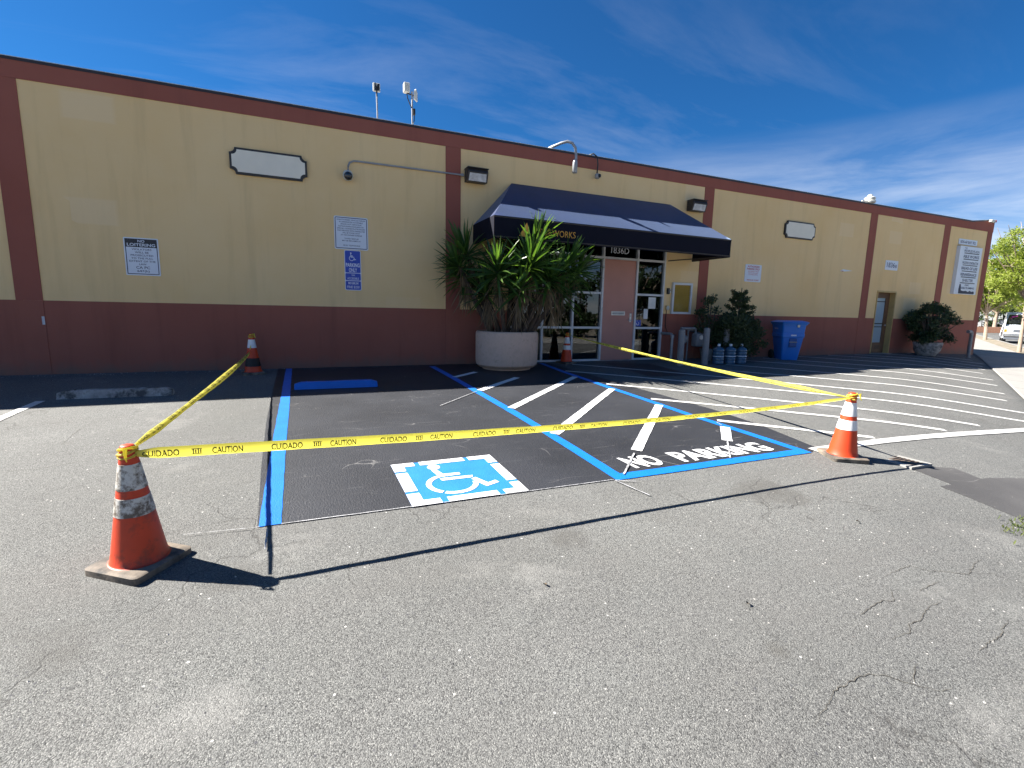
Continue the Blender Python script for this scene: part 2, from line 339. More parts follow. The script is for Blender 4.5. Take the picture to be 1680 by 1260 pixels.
M['soil'] = simple('soil', (0.05, 0.036, 0.026), 0.95, 0.3, 20, 60, 0.02)
M['verge'] = simple('dry_verge_dirt', (0.23, 0.19, 0.145), 0.95, 0.2, 3, 60, 0.01, dirt=(0.10, 0.11, 0.05), dirt_t=(0.5, 0.65), dscale=4)
M['yucca'] = leaf_mat('yucca_leaf', (0.026, 0.070, 0.016), (0.095, 0.170, 0.034), 0.30, 0.36, 0.6)
M['yuccadead'] = leaf_mat('dry_yucca_leaf', (0.15, 0.11, 0.072), (0.30, 0.23, 0.155), 0.8, 0.15, 0.2)
M['yuccabark'] = simple('brown_yucca_bark', (0.075, 0.055, 0.042), 0.95, 0.35, 12, 50, 0.01)
M['bark'] = simple('grey_bark', (0.12, 0.095, 0.075), 0.95, 0.3, 12, 50, 0.01)
M['jade'] = leaf_mat('jade_leaf', (0.016, 0.036, 0.012), (0.04, 0.07, 0.02), 0.45, 0.12)
M['shrub'] = leaf_mat('shrub_leaf', (0.018, 0.036, 0.013), (0.055, 0.080, 0.026), 0.5, 0.14)
M['spring'] = leaf_mat('spring_leaf', (0.15, 0.20, 0.035), (0.30, 0.34, 0.07), 0.6, 0.4, 0.3)
M['hedge'] = leaf_mat('hedge_leaf', (0.012, 0.025, 0.010), (0.035, 0.06, 0.018), 0.6, 0.15, 0.3)
M['weed'] = leaf_mat('weed_leaf', (0.06, 0.10, 0.025), (0.16, 0.17, 0.06), 0.6, 0.3, 0.3)
M['streetbark'] = simple('pale_street_tree_bark', (0.33, 0.25, 0.19), 0.9, 0.2, 8, 40, 0.01)
M['jug'] = simple('blue_jug_plastic', (0.045, 0.105, 0.175), 0.15, 0.1, 4, spec=0.7)
M['jugcap'] = simple('white_jug_cap', (0.72, 0.74, 0.78), 0.4)
M['cart'] = simple('blue_cart_plastic', (0.005, 0.17, 0.62), 0.42, 0.06, 3, 90, 0.001)
M['cartdark'] = simple('shaded_cart_blue', (0.008, 0.07, 0.26), 0.5)  # darker copy of the cart blue, painting the shade of a recess
M['tape'] = leaf_mat('yellow_caution_tape', (0.68, 0.62, 0.11), (0.72, 0.66, 0.13), 0.28, 0.5)
for _n in M['tape'].node_tree.nodes:
    if _n.type == 'BSDF_TRANSLUCENT':
        M['tape'].node_tree.links.remove(_n.inputs[0].links[0]); _n.inputs[0].default_value = (0.86, 0.76, 0.09, 1)
M['ink'] = simple('black_tape_print', (0.012, 0.012, 0.01), 0.5)
M['lampglass'] = simple('floodlight_lens', (0.50, 0.50, 0.50), 0.15, 0.25, 14)
M['bronze'] = simple('bronze_housing', (0.028, 0.024, 0.022), 0.45)
M['offwhite'] = simple('antenna_plastic', (0.55, 0.55, 0.50), 0.5)
M['vanwhite'] = simple('white_van_paint', (0.74, 0.76, 0.79), 0.25, 0.03, 2, coat=0.6)
M['vanglass'] = simple('dark_car_glass', (0.012, 0.014, 0.016), 0.05, spec=0.9)
M['chrome'] = simple('chrome', (0.6, 0.6, 0.62), 0.15, metal=0.9)
M['bumper'] = simple('grey_bumper', (0.12, 0.13, 0.15), 0.5)
M['amberlens'] = simple('amber_lens', (0.75, 0.22, 0.02), 0.25)
M['lens'] = simple('headlight_lens', (0.6, 0.62, 0.62), 0.12)
M['pink'] = simple('pink_window_writing', (0.60, 0.06, 0.30), 0.5)
M['green'] = simple('green_tarp', (0.02, 0.25, 0.05), 0.5)
M['paper'] = simple('paper', (0.72, 0.72, 0.70), 0.7)
M['cork'] = simple('bulletin_backing', (0.50, 0.33, 0.06), 0.8, 0.12, 3)
M['mauve'] = simple('mauve_partition', (0.40, 0.24, 0.32), 0.8, 0.15, 9)
M['brick'] = simple('brick_planter_wall', (0.24, 0.12, 0.075), 0.9, 0.2, 6)
M['house'] = simple('far_house_wall', (0.36, 0.37, 0.38), 0.9)
M['houseroof'] = simple('far_house_roof', (0.13, 0.13, 0.145), 0.9)
M['chip'] = simple('bare_plaster', (0.55, 0.57, 0.60), 0.9)
M['rust'] = simple('rusty_iron', (0.10, 0.07, 0.05), 0.8, 0.3, 10)
M['litter'] = simple('dead_leaf', (0.06, 0.04, 0.02), 0.8, 0.3, 30)

# ------------------------------------------------------------------ ground
def S(a, b, x):
    t = min(1.0, max(0.0, (x - a) / (b - a))); return t * t * (3 - 2 * t)
SD = Vector((0.8948, 0.4464, 0)); SN = Vector((0.4464, -0.8948, 0)); S0 = Vector((23.8, 0, 0))     # street direction, its right-hand normal, corner
def s_of(x, y): return (x - 23.8) * SN.x + y * SN.y
def gh(x, y):
    """height of the paving: it falls away from the wall and dips towards the street"""
    u = min(11.0, max(0.0, -y))
    z = -(0.0219 * u + 0.0032 * u * u) if u < 6.6 else -(0.0219 * 6.6 + 0.0032 * 43.56) - 0.0641 * (u - 6.6)
    return z - 0.17 * S(-2.2, 1.0, s_of(x, y))
def grid(name, xs, ys, hf, m, parent=None):
    vs_ = [(x, y, hf(x, y)) for y in ys for x in xs]; n = len(xs)
    fs_ = [(j * n + i, j * n + i + 1, (j + 1) * n + i + 1, (j + 1) * n + i) for j in range(len(ys) - 1) for i in range(n - 1)]
    return raw(name, vs_, fs_, m, parent, True)
def lin(a, b, st):
    n = max(1, int(round((b - a) / st))); return [a + (b - a) * k / n for k in range(n + 1)]
xs = [-900, -300, -120, -60, -35] + lin(-22, 27, 0.25) + lin(28, 60, 2.0) + [80, 140, 320, 900]
ys = [-900, -300, -120, -60, -35, -22] + lin(-15, 0.5, 0.25) + [2, 4, 6, 8, 10, 13, 16, 20, 30, 45, 60, 80, 140, 320, 900]
lot = tag(grid('parking_lot', xs, ys, lambda x, y: gh(x, y) - 0.5 * S(0.05, 0.6, s_of(x, y)), M['asphalt']), kind='structure')
def drape_poly(name, pts, m, off, step=0.25, parent=lot):
    """a flat sheet laid on the paving: the polygon is cut on the paving's own grid lines"""
    bm = bmesh.new(); bm.faces.new([bm.verts.new((x, y, 0)) for x, y in pts])
    for ax, k in ((0, 0), (1, 1)):
        lo = min(p[k] for p in pts); hi = max(p[k] for p in pts); q = math.ceil(lo / step) * step
        while q < hi:
            no = Vector((1, 0, 0)) if k == 0 else Vector((0, 1, 0))
            bmesh.ops.bisect_plane(bm, geom=bm.verts[:] + bm.edges[:] + bm.faces[:], plane_co=no * q, plane_no=no, dist=1e-5)
            q += step
    for v in bm.verts: v.co.z = gh(v.co.x, v.co.y) + off
    bmesh.ops.recalc_face_normals(bm, faces=bm.faces[:])
    me = bpy.data.meshes.new(name); bm.to_mesh(me); bm.free(); me.materials.append(m)
    o = bpy.data.objects.new(name, me); C.objects.link(o); o.parent = parent
    return o
def drape_line(name, pts, w, m, off, jit=0.0, parent=lot, sub=0.12):
    P = [Vector((x, y)) for x, y in pts]; Q = []
    for a, b in zip(P, P[1:]):
        n = max(1, int((b - a).length / sub)); Q += [a.lerp(b, k / n) for k in range(n)]
    Q.append(P[-1]); rg = random.Random(hash(round(P[0].x * 91 + P[0].y * 37 + len(P), 3)) & 65535)
    vs_, fs_ = [], []
    for i, q in enumerate(Q):
        t = (Q[min(i + 1, len(Q) - 1)] - Q[max(i - 1, 0)]).normalized(); n = Vector((-t.y, t.x))
        ww = w(i / (len(Q) - 1)) if callable(w) else w
        for sgn in (-1, 1):
            p = q + n * sgn * (ww / 2 + rg.uniform(-jit, jit)); vs_.append((p.x, p.y, gh(p.x, p.y) + off))
    fs_ = [(2 * i, 2 * i + 2, 2 * i + 3, 2 * i + 1) for i in range(len(Q) - 1)]
    fs_ = [f[::-1] for f in fs_]
    return raw(name, vs_, fs_, m, parent)
# fresh black sealcoat of the accessible bay, and older patches
sealpts = [(-0.50, 0.0), (-0.48, -2.03), (-0.45, -4.05), (-0.40, -5.47), (-0.345, -6.60), (2.44, -6.645), (5.02, -6.645), (5.22, -6.56), (5.37, -5.69), (5.38, -4.93), (5.24, -3.41), (5.13, -1.2), (5.12, -0.0)]
drape_poly('sealcoat_patch', sealpts, M['seal'], 0.003)
drape_poly('sealcoat_patch', [(6.49, -0.40), (7.55, -0.75), (7.40, -2.44), (6.27, -2.37)], M['seal'], 0.003)
drape_poly('asphalt_patch', [(5.63, -7.30), (5.97, -7.30), (6.20, -7.38), (6.15, -7.66), (5.6, -7.66)], M['sealold'], 0.003)
drape_poly('asphalt_patch', [(5.41, -7.63), (5.87, -7.64), (6.28, -7.62), (6.75, -7.72), (7.2, -7.95), (6.2, -8.5), (5.45, -8.42), (5.38, -8.23), (5.41, -7.82)], M['sealold'], 0.003)
# blue boundary lines
drape_line('blue_line', [(-0.315, -0.06), (-0.29, -2.93), (-0.285, -4.75), (-0.27, -6.60)], lambda t: 0.105 + 0.03 * t, M['blue'], 0.006, 0.003)
drape_line('blue_line', [(2.385, -0.25), (2.43, -2.9), (2.485, -4.6), (2.52, -6.66)], 0.12, M['blue'], 0.006, 0.002)
drape_line('blue_line', [(4.93, -0.2), (4.80, -1.5), (4.76, -3.2), (4.79, -5.0), (4.93, -6.54)], 0.12, M['blue'], 0.006, 0.002)
drape_line('blue_line', [(2.58, -6.60), (3.8, -6.60), (4.99, -6.60)], 0.125, M['blue'], 0.0065, 0.002)
drape_line('chalk_line', [(-0.20, -6.60), (1.0, -6.625), (2.44, -6.64)], 0.009, M['chalk'], 0.008, 0.002)
for a, b in [((2.449, -1.677), (3.021, -1.192)), ((2.50, -2.92), (3.57, -1.952)), ((2.53, -4.12), (4.72, -2.10)), ((2.55, -5.33), (4.73, -3.30)), ((3.122, -6.066), (4.745, -4.48)), ((4.371, -6.088), (4.80, -5.65))]:
    drape_line('white_stripe', [a, b], 0.115, M['white'], 0.009, 0.003)
# hatched area to the right, one object a stripe
def edge_x(y): return 23.8 + (y * 0.8948 - 0.06) / 0.4464
for (x, y), sl, ye in [((4.95, -5.38), 0.80, -6.57), ((4.90, -4.10), 0.80, -6.57), ((4.90, -2.88), 0.89, -6.57), ((4.90, -1.40), 0.93, -6.57), ((5.58, -0.52), 1.0, -6.57),
                       ((8.15, -1.55), 0.98, -6.3), ((9.5, -1.25), 1.06, -6), ((10.7, -0.62), 1.07, -6), ((11.9, -0.32), 1.08, -6), ((13.45, -0.10), 1.07, -6), ((15.05, -0.08), 1.07, -6),
                       ((16.35, -0.08), 1.07, -6), ((17.8, -0.08), 1.07, -6), ((19.2, -0.08), 1.07, -6)]:
    pts = []; k = 0.0
    while y - sl * k > ye and s_of(x + k, y - sl * k) < -0.05: pts.append((x + k, y - sl * k)); k += 0.2
    drape_line('white_stripe', pts, 0.10, M['whiteworn'] if x > 4.92 else M['whiteworn'], 0.007, 0.004)
drape_line('white_stripe', [(5.08, -6.61), (6.7, -6.62), (8.5, -6.66), (10.3, -6.72)], 0.125, M['whiteworn'], 0.0085, 0.004)
drape_line('white_stripe', [(-3.07, -2.30), (-3.075, -3.3), (-3.09, -6.6)], 0.10, M['whiteworn'], 0.006, 0.004)
# chalk layout marks
for ln, w in [([(3.04, -6.14), (2.59, -6.58)], 0.018), ([(4.37, -6.09), (3.93, -6.54)], 0.018), ([(-0.76, -6.58), (-0.33, -6.62)], 0.004), ([(-0.28, -6.66), (-0.28, -6.92)], 0.010),
              ([(2.43, -6.67), (2.53, -7.02)], 0.010), ([(2.44, -6.67), (2.60, -6.75)], 0.010), ([(1.63, -3.78), (2.42, -3.0)], 0.012), ([(4.80, -5.60), (4.86, -5.45)], 0.010)]:
    drape_line('chalk_line', ln, w, M['chalk'], 0.015, 0.002, sub=0.03)
# cracks in the old surface
for ln in [[(1.8, -8.94), (1.92, -8.9), (2.06, -8.85), (2.28, -8.84), (2.36, -8.87), (2.44, -8.95), (2.51, -9.01), (2.62, -9.02)], [(2.44, -8.95), (2.54, -8.9), (2.61, -8.88)],
           [(2.66, -8.55), (2.7, -8.57), (2.84, -8.54), (2.96, -8.53), (3.02, -8.55), (3.15, -8.46)], [(2.66, -8.74), (2.82, -8.74), (2.88, -8.7), (2.98, -8.7), (3.16, -8.65), (3.31, -8.64)],
           [(3.24, -8.38), (3.54, -8.36), (3.62, -8.44), (3.74, -8.48), (3.84, -8.54), (4.06, -8.47), (4.19, -8.46)], [(3.03, -8.94), (3.13, -8.92), (3.32, -8.91), (3.42, -8.87), (3.54, -8.86)],
           [(3.29, -8.54), (3.44, -8.53), (3.56, -8.52)], [(-2.4, -5.05), (-2.29, -5.02), (-2.06, -5.02), (-1.82, -4.92), (-1.5, -4.86)], [(-2.14, -4.36), (-2.18, -3.84), (-2.11, -3.5)]]:
    rg = random.Random(len(ln) * 31 + int(ln[0][0] * 100)); pts = []
    for a, b in zip(ln, ln[1:]):
        L = math.dist(a, b); n = max(2, int(L / 0.018))
        for k in range(n): pts.append((a[0] + (b[0] - a[0]) * k / n + rg.uniform(-.006, .006), a[1] + (b[1] - a[1]) * k / n + rg.uniform(-.006, .006)))
    drape_line('crack', pts, lambda t: 0.0028 * (1 - abs(2 * t - 1)) ** 0.5 + 0.0008, M['crack'], 0.003, 0.0008, sub=1)
# wheelchair symbol painted on the bay
SX0, SY0, SW, SH = 0.665, -6.63, 0.925, 0.85
def sq(u, v): return (SX0 + u * SW + 0.02 * (1 - v), SY0 + v * SH)
drape_poly('symbol_panel', [sq(-0.012, 0.0), sq(1.012, 0.0), sq(1.012, 1.015), sq(-0.012, 1.015)], M['symblue'], 0.008)
B = 0.098
bord = [[(-.012, 0), (.238, 0), (.238, B), (B, B), (B, .255), (-.012, .255)], [(.295, 0), (.745, 0), (.745, B), (.295, B)], [(.80, 0), (1.012, 0), (1.012, .235), (.915, .235), (.915, B), (.80, B)],
        [(.915, .285), (1.012, .285), (1.012, .735), (.915, .735)], [(.915, .785), (1.012, .785), (1.012, 1.015), (.755, 1.015), (.755, .915), (.915, .915)], [(.255, .915), (.71, .915), (.71, 1.015), (.255, 1.015)],
        [(-.012, .80), (B, .80), (B, .915), (.205, .915), (.205, 1.015), (-.012, 1.015)], [(-.012, .305), (B, .305), (B, .755), (-.012, .755)]]
for pg in bord: drape_poly('symbol_border', [sq(*p) for p in pg], M['white'], 0.011)
def arc(cx, cy, r0, r1, a0, a1, n=18):
    o = [(cx + r1 * math.cos(R(a0 + (a1 - a0) * k / n)), cy + r1 * math.sin(R(a0 + (a1 - a0) * k / n))) for k in range(n + 1)]
    i = [(cx + r0 * math.cos(R(a0 + (a1 - a0) * k / n)), cy + r0 * math.sin(R(a0 + (a1 - a0) * k / n))) for k in range(n, -1, -1)]
    return o + i
figure = [[(.365 + .062 * math.cos(k * math.pi / 10), .828 + .072 * math.sin(k * math.pi / 10)) for k in range(20)],
          [(.322, .748), (.376, .742), (.405, .625), (.557, .618), (.557, .565), (.352, .555)],
          [(.346, .525), (.352, .462), (.640, .458), (.660, .512)],
          [(.618, .425), (.668, .452), (.735, .291), (.818, .330), (.834, .270), (.695, .212)],
          arc(.425, .375, .185, .235, 112, 232), arc(.425, .375, .185, .235, 238, 357)]
for pg in figure: drape_poly('symbol_figure', [sq(*p) for p in pg], M['white'], 0.011)
def drape_text(name, t, x0, x1, y0, y1, m, off, bold=0.0):
    v, f = text2d(t, bold); P = [(x0 + (x1 - x0) * a + 0.03 * (1 - b), y0 + (y1 - y0) * b) for a, b in v]
    return raw(name, [(x, y, gh(x, y) + off) for x, y in P], f, m, lot)
drape_text('painted_word', 'NO', 2.775, 3.15, -6.485, -6.20, M['white'], 0.009, 0.036)
drape_text('painted_word', 'PARKING', 3.36, 4.63, -6.49, -6.215, M['white'], 0.009, 0.036)

# sidewalk, kerb and street run past the right-hand corner
def strip(name, s0, s1, dz0, dz1, m, t0=-40, t1=300, off=0.0):
    ts = lin(t0, -16, 4) + lin(-15, 30, 0.5) + lin(34, t1, 14) if t0 < -16 and t1 > 34 else lin(t0, t1, 0.5)
    vs_, fs_ = [], []
    for t in ts:
        for s_, dz in ((s0, dz0), (s1, dz1)):
            p = S0 + SD * t + SN * s_; vs_.append((p.x, p.y, gh(p.x, p.y) + dz + off))
    fs_ = [(2 * i, 2 * i + 1, 2 * i + 3, 2 * i + 2) for i in range(len(ts) - 1)]
    return tag(raw(name, vs_, fs_, m, None, True), kind='structure')
walk = None
for k in range(-16, 60):                      # scored concrete flags, a joint between neighbours
    t0, t1 = k * 1.5 + 0.008, (k + 1) * 1.5 - 0.008; vs_, fs_ = [], []
    for t in (t0, t1):
        for s_, dz in ((0.0, 0.012), (0.03, 0.03), (1.55, 0.03), (1.55, -0.05)):
            p = S0 + SD * t + SN * s_; vs_.append((p.x, p.y, gh(p.x, p.y) + dz))
    fs_ = [(0, 1, 5, 4), (1, 2, 6, 5), (2, 3, 7, 6)]
    if walk is None: walk = strip('sidewalk', 0.005, 1.56, 0.004, 0.018, M['soil'])
    raw('flagstone', vs_, fs_, M['walk'], walk)
strip('verge', 1.56, 2.35, 0.018, 0.022, M['verge'])
kerb = strip('kerb', 2.35, 2.5, 0.03, 0.03, M['walk']); strip('kerb_face', 2.5, 2.505, 0.03, -0.13, M['walk']).parent = kerb
strip('street', 2.5, 12.5, -0.13, -0.13, M['asphalt'], t1=60)
kerb2 = strip('far_kerb', 12.5, 12.51, -0.13, 0.03, M['walk']); strip('far_sidewalk', 12.51, 15.0, 0.03, 0.03, M['walk'])
strip('far_ground', 15.0, 400, 0.03, 0.03, M['verge'])

# ------------------------------------------------------------------ the building
bld = thing('commercial_building', 'long low stucco building painted pale yellow above brown with brown pilasters', 'building')
def part(name, m, *boxes, parent=None, bev=0.0):
    b = MB()
    for q in boxes: b.box(*q, bev=bev)
    return b.build(name, m, parent or bld)
ZB, ZT, ZR = 1.18, 4.42, 4.70
PIL = [(-17.85, -17.5), (-10.98, -10.65), (-4.12, -3.795), (2.743, 3.06), (9.605, 9.925), (16.43, 16.77), (20.50, 20.87), (23.28, 23.60)]
for a, b in PIL:
    part('pilaster', M['trim'], (a, b, -0.012, 0.10, ZB, ZT - 0.002)); part('pilaster_foot', M['brown'], (a, b, -0.014, 0.10, -0.5, ZB - 0.001))
SF0, SF1, SFT = 4.17, 8.50, 2.95                       # storefront opening
D20, D21, D2T = 17.27, 18.22, 2.03                     # small side door opening
for (a, b) in zip([p[1] for p in PIL], [p[0] for p in PIL][1:]):
    segs = [(a, b, ZB, ZT)]; low = [(a, b)]
    if a < SF0 < b: segs = [(a, SF0, ZB, ZT), (SF0, SF1, SFT, ZT), (SF1, b, ZB, ZT)]; low = [(a, SF0), (SF1, b)]
    if a < D20 < b: segs = [(a, D20, ZB, ZT), (D20, D21, D2T, ZT), (D21, b, ZB, ZT)]; low = [(a, D20), (D21, b)]
    for p, q, z0, z1 in segs: part('wall_panel', M['yellow'], (p, q, 0.0, 0.2, z0, z1))
    for p, q in low: part('wainscot', M['brown'], (p, q, -0.006, 0.2, -0.5, ZB))
part('side_wall', M['yellow'], (23.38, 23.58, 0.2, 20, ZB, 4.5)); part('side_wainscot', M['brown'], (23.38, 23.585, 0.2, 20, -0.6, ZB))
part('side_wall', M['yellow'], (-17.85, -17.65, 0.2, 20, -0.5, 4.5)); part('rear_wall', M['yellow'], (-17.65, 23.38, 19.8, 20, -0.5, 4.5))
b = MB(); b.prism([(-17.9, -0.015, ZT), (23.62, -0.015, ZT), (23.62, -0.015, 4.845), (23.3, -0.015, 4.83), (22.15, -0.015, ZR), (-17.9, -0.015, ZR)], (0, 0.215, 0)); b.build('fascia', M['trim'], bld)
b = MB(); b.prism([(-17.92, -0.022, ZR - 0.035), (22.14, -0.022, ZR - 0.035), (23.3, -0.022, 4.80), (23.635, -0.022, 4.82), (23.635, -0.022, 4.852), (23.3, -0.022, 4.838), (22.14, -0.022, ZR + 0.008), (-17.92, -0.022, ZR + 0.008)], (0, 0.012, 0)); b.build('drip_edge', M['flashing'], bld)
b = MB(); b.prism([(-17.92, -0.024, ZR + 0.009), (22.14, -0.024, ZR + 0.009), (23.3, -0.024, 4.839), (23.635, -0.024, 4.853), (23.635, -0.024, 4.862), (23.3, -0.024, 4.848), (22.14, -0.024, ZR + 0.018), (-17.92, -0.024, ZR + 0.018)], (0, 0.30, 0)); b.build('coping', M['capmetal'], bld)
part('roof', M['roof'], (-17.6, 23.38, 0.21, 19.79, 4.20, 4.32))
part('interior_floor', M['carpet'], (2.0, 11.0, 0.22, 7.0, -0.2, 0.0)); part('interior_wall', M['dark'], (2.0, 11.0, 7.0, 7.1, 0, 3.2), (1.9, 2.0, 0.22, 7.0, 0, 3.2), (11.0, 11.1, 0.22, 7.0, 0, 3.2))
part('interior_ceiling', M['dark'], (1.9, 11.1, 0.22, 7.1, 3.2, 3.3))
part('partition', M['mauve'], (4.9, 5.78, 0.55, 0.62, 0.5, 1.12)); part('low_panel', M['black'], (5.05, 5.80, 0.10, 0.13, 0.03, 0.78))
b = MB(); b.box(5.85, 6.45, 0.9, 1.02, 2.60, 2.66, bev=0.01); lt = b.build('ceiling_tube', M['jugcap'], bld)
m_, nt_, p_ = newmat('tube_glow'); p_.inputs['Base Color'].default_value = (0.8, 0.8, 0.75, 1); p_.inputs['Emission Color'].default_value = (1, 0.93, 0.8, 1); p_.inputs['Emission Strength'].default_value = 1.6
lt.data.materials[0] = m_
part('paint_chip', M['chip'], (-3.835, -3.80, -0.0152, -0.0135, 0.80, 0.93))
# storefront: aluminium frame, panes, door
fr = MB(); FW = 0.05
for x in (4.195, 5.03, 5.83): fr.box(x - FW / 2, x + FW / 2, -0.015, 0.10, 0.0, SFT)
for x in (6.632, 7.632): fr.box(x - FW / 2, x + FW / 2, -0.017, 0.10, 0.0, SFT)
fr.box(8.455, 8.50, -0.015, 0.10, 0.0, SFT)
xsg = [4.22, 5.005, 5.055, 5.805, 5.855, 6.607, 6.657, 7.607, 7.657, 8.455]
for i in range(0, 10, 2):
    a, c = xsg[i], xsg[i + 1]
    fr.box(a, c, -0.010, 0.09, 2.455, 2.505); fr.box(a, c, -0.010, 0.09, SFT - 0.05, SFT)
    if i != 6:
        fr.box(a, c, -0.010, 0.09, 0.785, 0.835); fr.box(a, c, -0.010, 0.09, 1.615, 1.665); fr.box(a, c, -0.010, 0.09, 0.0, 0.045)
fr.build('storefront_frame', M['alum'], bld)
for i in range(0, 10, 2):
    a, c = xsg[i] - 0.003, xsg[i + 1] + 0.003
    rows = [(2.50, 2.905)] + ([] if i == 6 else [(0.042, 0.788), (0.832, 1.618), (1.662, 2.458)])
    for z0, z1 in rows:
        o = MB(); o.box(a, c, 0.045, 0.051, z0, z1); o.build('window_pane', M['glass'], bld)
dr = part('door', M['door'], (6.662, 7.602, 0.015, 0.065, 0.012, 2.45), bev=0.002)
b = MB(); b.box(6.93, 7.33, 0.004, 0.016, 1.115, 1.215, bev=0.003); b.build('mail_slot', M['steel'], dr)
b = MB(); b.box(6.96, 7.30, 0.0, 0.005, 1.142, 1.188); b.build('mail_flap', M['galv'], dr)
b = MB(); b.box(7.475, 7.535, 0.002, 0.016, 0.95, 1.17, bev=0.004); b.tube([(7.505, 0.01, 1.0), (7.505, -0.055, 1.0), (7.39, -0.06, 0.995)], 0.011); b.lathe([(0.018, -0.01), (0.018, 0.012)], 12, (7.505, 0.0, 1.10)); b.build('handle', M['steel'], dr)
for z in (0.2, 1.25, 2.25):
    b = MB(); b.tube([(6.645, -0.022, z - 0.05), (6.645, -0.022, z + 0.05)], 0.012); b.build('hinge', M['steel'], dr)
b = MB(); b.box(6.64, 7.66, -0.06, 0.02, -0.02, 0.008); b.build('threshold', M['galv'], bld)
for n_, q in (('notice_paper', (8.06, 8.29, 0.040, 0.043, 1.30, 1.585)), ('notice_paper', (7.93, 8.06, 0.040, 0.043, 1.04, 1.29))): part(n_, M['paper'], q)
b = MB(); b.box(7.665, 7.86, 0.040, 0.043, 0.85, 1.01); stk = b.build('window_sticker', M['signblue'], bld)
b = MB(); b.bm.faces.new([b.bm.verts.new((7.76 + x, 0.0385, 0.93 + z)) for x, z in arc(0, -0.01, 0.03, 0.045, -200, 60)])
b.bm.faces.new([b.bm.verts.new((7.745 + 0.014 * math.cos(k), 0.0385, 0.985 + 0.014 * math.sin(k))) for k in [i * math.pi / 5 for i in range(10)]]); b.build('sticker_symbol', M['signwhite'], stk)
v, f = text2d('1836D'); raw('transom_number', [(6.86 + 0.52 * a, 0.0425, 2.60 + 0.15 * c) for a, c in v], f, M['signwhite'], bld)
# small wooden side door, set back in its opening
part('door_frame', M['ochre'], (D20 - 0.03, D21 + 0.03, -0.02, 0.20, D2T - 0.001, D2T + 0.045), (D21 - 0.004, D21 + 0.035, -0.02, 0.20, -0.02, D2T - 0.002), (D20 - 0.035, D20 + 0.004, -0.02, 0.2, -0.02, D2T - 0.002))
YD = 0.15
d2 = part('door', M['wood'], (17.45, 17.55, YD, YD + 0.045, 0.02, 2.02), (18.02, D21, YD, YD + 0.045, 0.02, 2.02), (17.55, 18.02, YD, YD + 0.045, 1.85, 2.02), (17.55, 18.02, YD, YD + 0.045, 0.02, 0.37), (D20, 17.45, YD, YD + 0.045, 0.0, 2.02))
d2['label'] = 'brown wooden door with one tall pale glass pane'
mg, ntg, pg_ = newmat('pale_blinds_glass'); pg_.inputs['Base Color'].default_value = (0.36, 0.46, 0.52, 1); pg_.inputs['Roughness'].default_value = 0.08
b = MB(); b.box(17.55, 18.02, YD + 0.02, YD + 0.026, 0.37, 1.85); b.build('door_pane', mg, d2)
for z in (1.72, 0.99, 0.88):
    b = MB(); b.box(17.55, 18.02, YD + 0.008, YD + 0.019, z, z + 0.03); b.build('glazing_bar', M['flashing'], d2)
b = MB()
for k in range(5): b.box(17.72, 17.98, YD - 0.006, YD + 0.002, 0.16 + k * 0.025, 0.172 + k * 0.025)
b.build('vent_grille', M['flashing'], d2)
b = MB(); b.lathe([(0.012, 0), (0.028, 0.02), (0.028, 0.04), (0.01, 0.055)], 12, (0, 0, 0)); k_ = b.build('door_knob', M['steel'], d2); k_.location = (18.11, YD, 0.95); k_.rotation_euler = (R(90), 0, 0)
b = MB(); b.box(D20 - 0.05, D21 + 0.05, -0.12, 0.2, -0.3, 0.012); b.build('doorstep', M['walk'], bld)

# ------------------------------------------------------------------ awning
aw = thing('awning', 'dark navy canvas awning with gold lettering over the glass entrance', 'awning', (6.35, 0, 2.55))
def rel(p, o): return tuple(Vector(p) - o.location)
AX0, AX1, AP, AZ0, AZ1, AZT = 3.335, 9.33, -1.25, 2.53, 2.94, 3.875
TX0, TX1 = 4.19, 8.50
def quadgrid(bm_, a, b_, c, d, nu, nv, sag=0.0, rg=random.Random(3)):
    """patch a-b (bottom) to d-c (top), lightly sagging between its frame members"""
    V = []
    for j in range(nv + 1):
        for i in range(nu + 1):
            u, w = i / nu, j / nv
            p = Vector(a).lerp(Vector(b_), u).lerp(Vector(d).lerp(Vector(c), u), w)
            p.z -= sag * math.sin(math.pi * w) * (0.6 + 0.4 * abs(math.sin(u * math.pi * 4))) if 0 < w < 1 else 0
            V.append(bm_.verts.new(Vector(rel(p, aw))))
    for j in range(nv):
        for i in range(nu): bm_.faces.new((V[j * (nu + 1) + i], V[j * (nu + 1) + i + 1], V[(j + 1) * (nu + 1) + i + 1], V[(j + 1) * (nu + 1) + i]))
b = MB()
quadgrid(b.bm, (AX0, AP, AZ1), (AX1, AP, AZ1), (TX1, -0.02, AZT), (TX0, -0.02, AZT), 32, 10, 0.007)
quadgrid(b.bm, (AX0, -0.02, AZ1), (AX0, AP, AZ1), (TX0, -0.02, AZT), (TX0, -0.02, AZT), 6, 8, 0.01)
quadgrid(b.bm, (AX1, AP, AZ1), (AX1, -0.02, AZ1), (TX1, -0.02, AZT), (TX1, -0.02, AZT), 6, 8, 0.01)
bmesh.ops.remove_doubles(b.bm, verts=b.bm.verts[:], dist=0.001)
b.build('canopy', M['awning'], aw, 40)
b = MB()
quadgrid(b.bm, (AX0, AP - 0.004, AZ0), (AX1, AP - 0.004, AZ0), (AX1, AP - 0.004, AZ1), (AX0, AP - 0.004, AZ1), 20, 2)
quadgrid(b.bm, (AX0 - 0.003, -0.02, AZ0), (AX0 - 0.003, AP, AZ0), (AX0 - 0.003, AP, AZ1), (AX0 - 0.003, -0.02, AZ1), 4, 2)
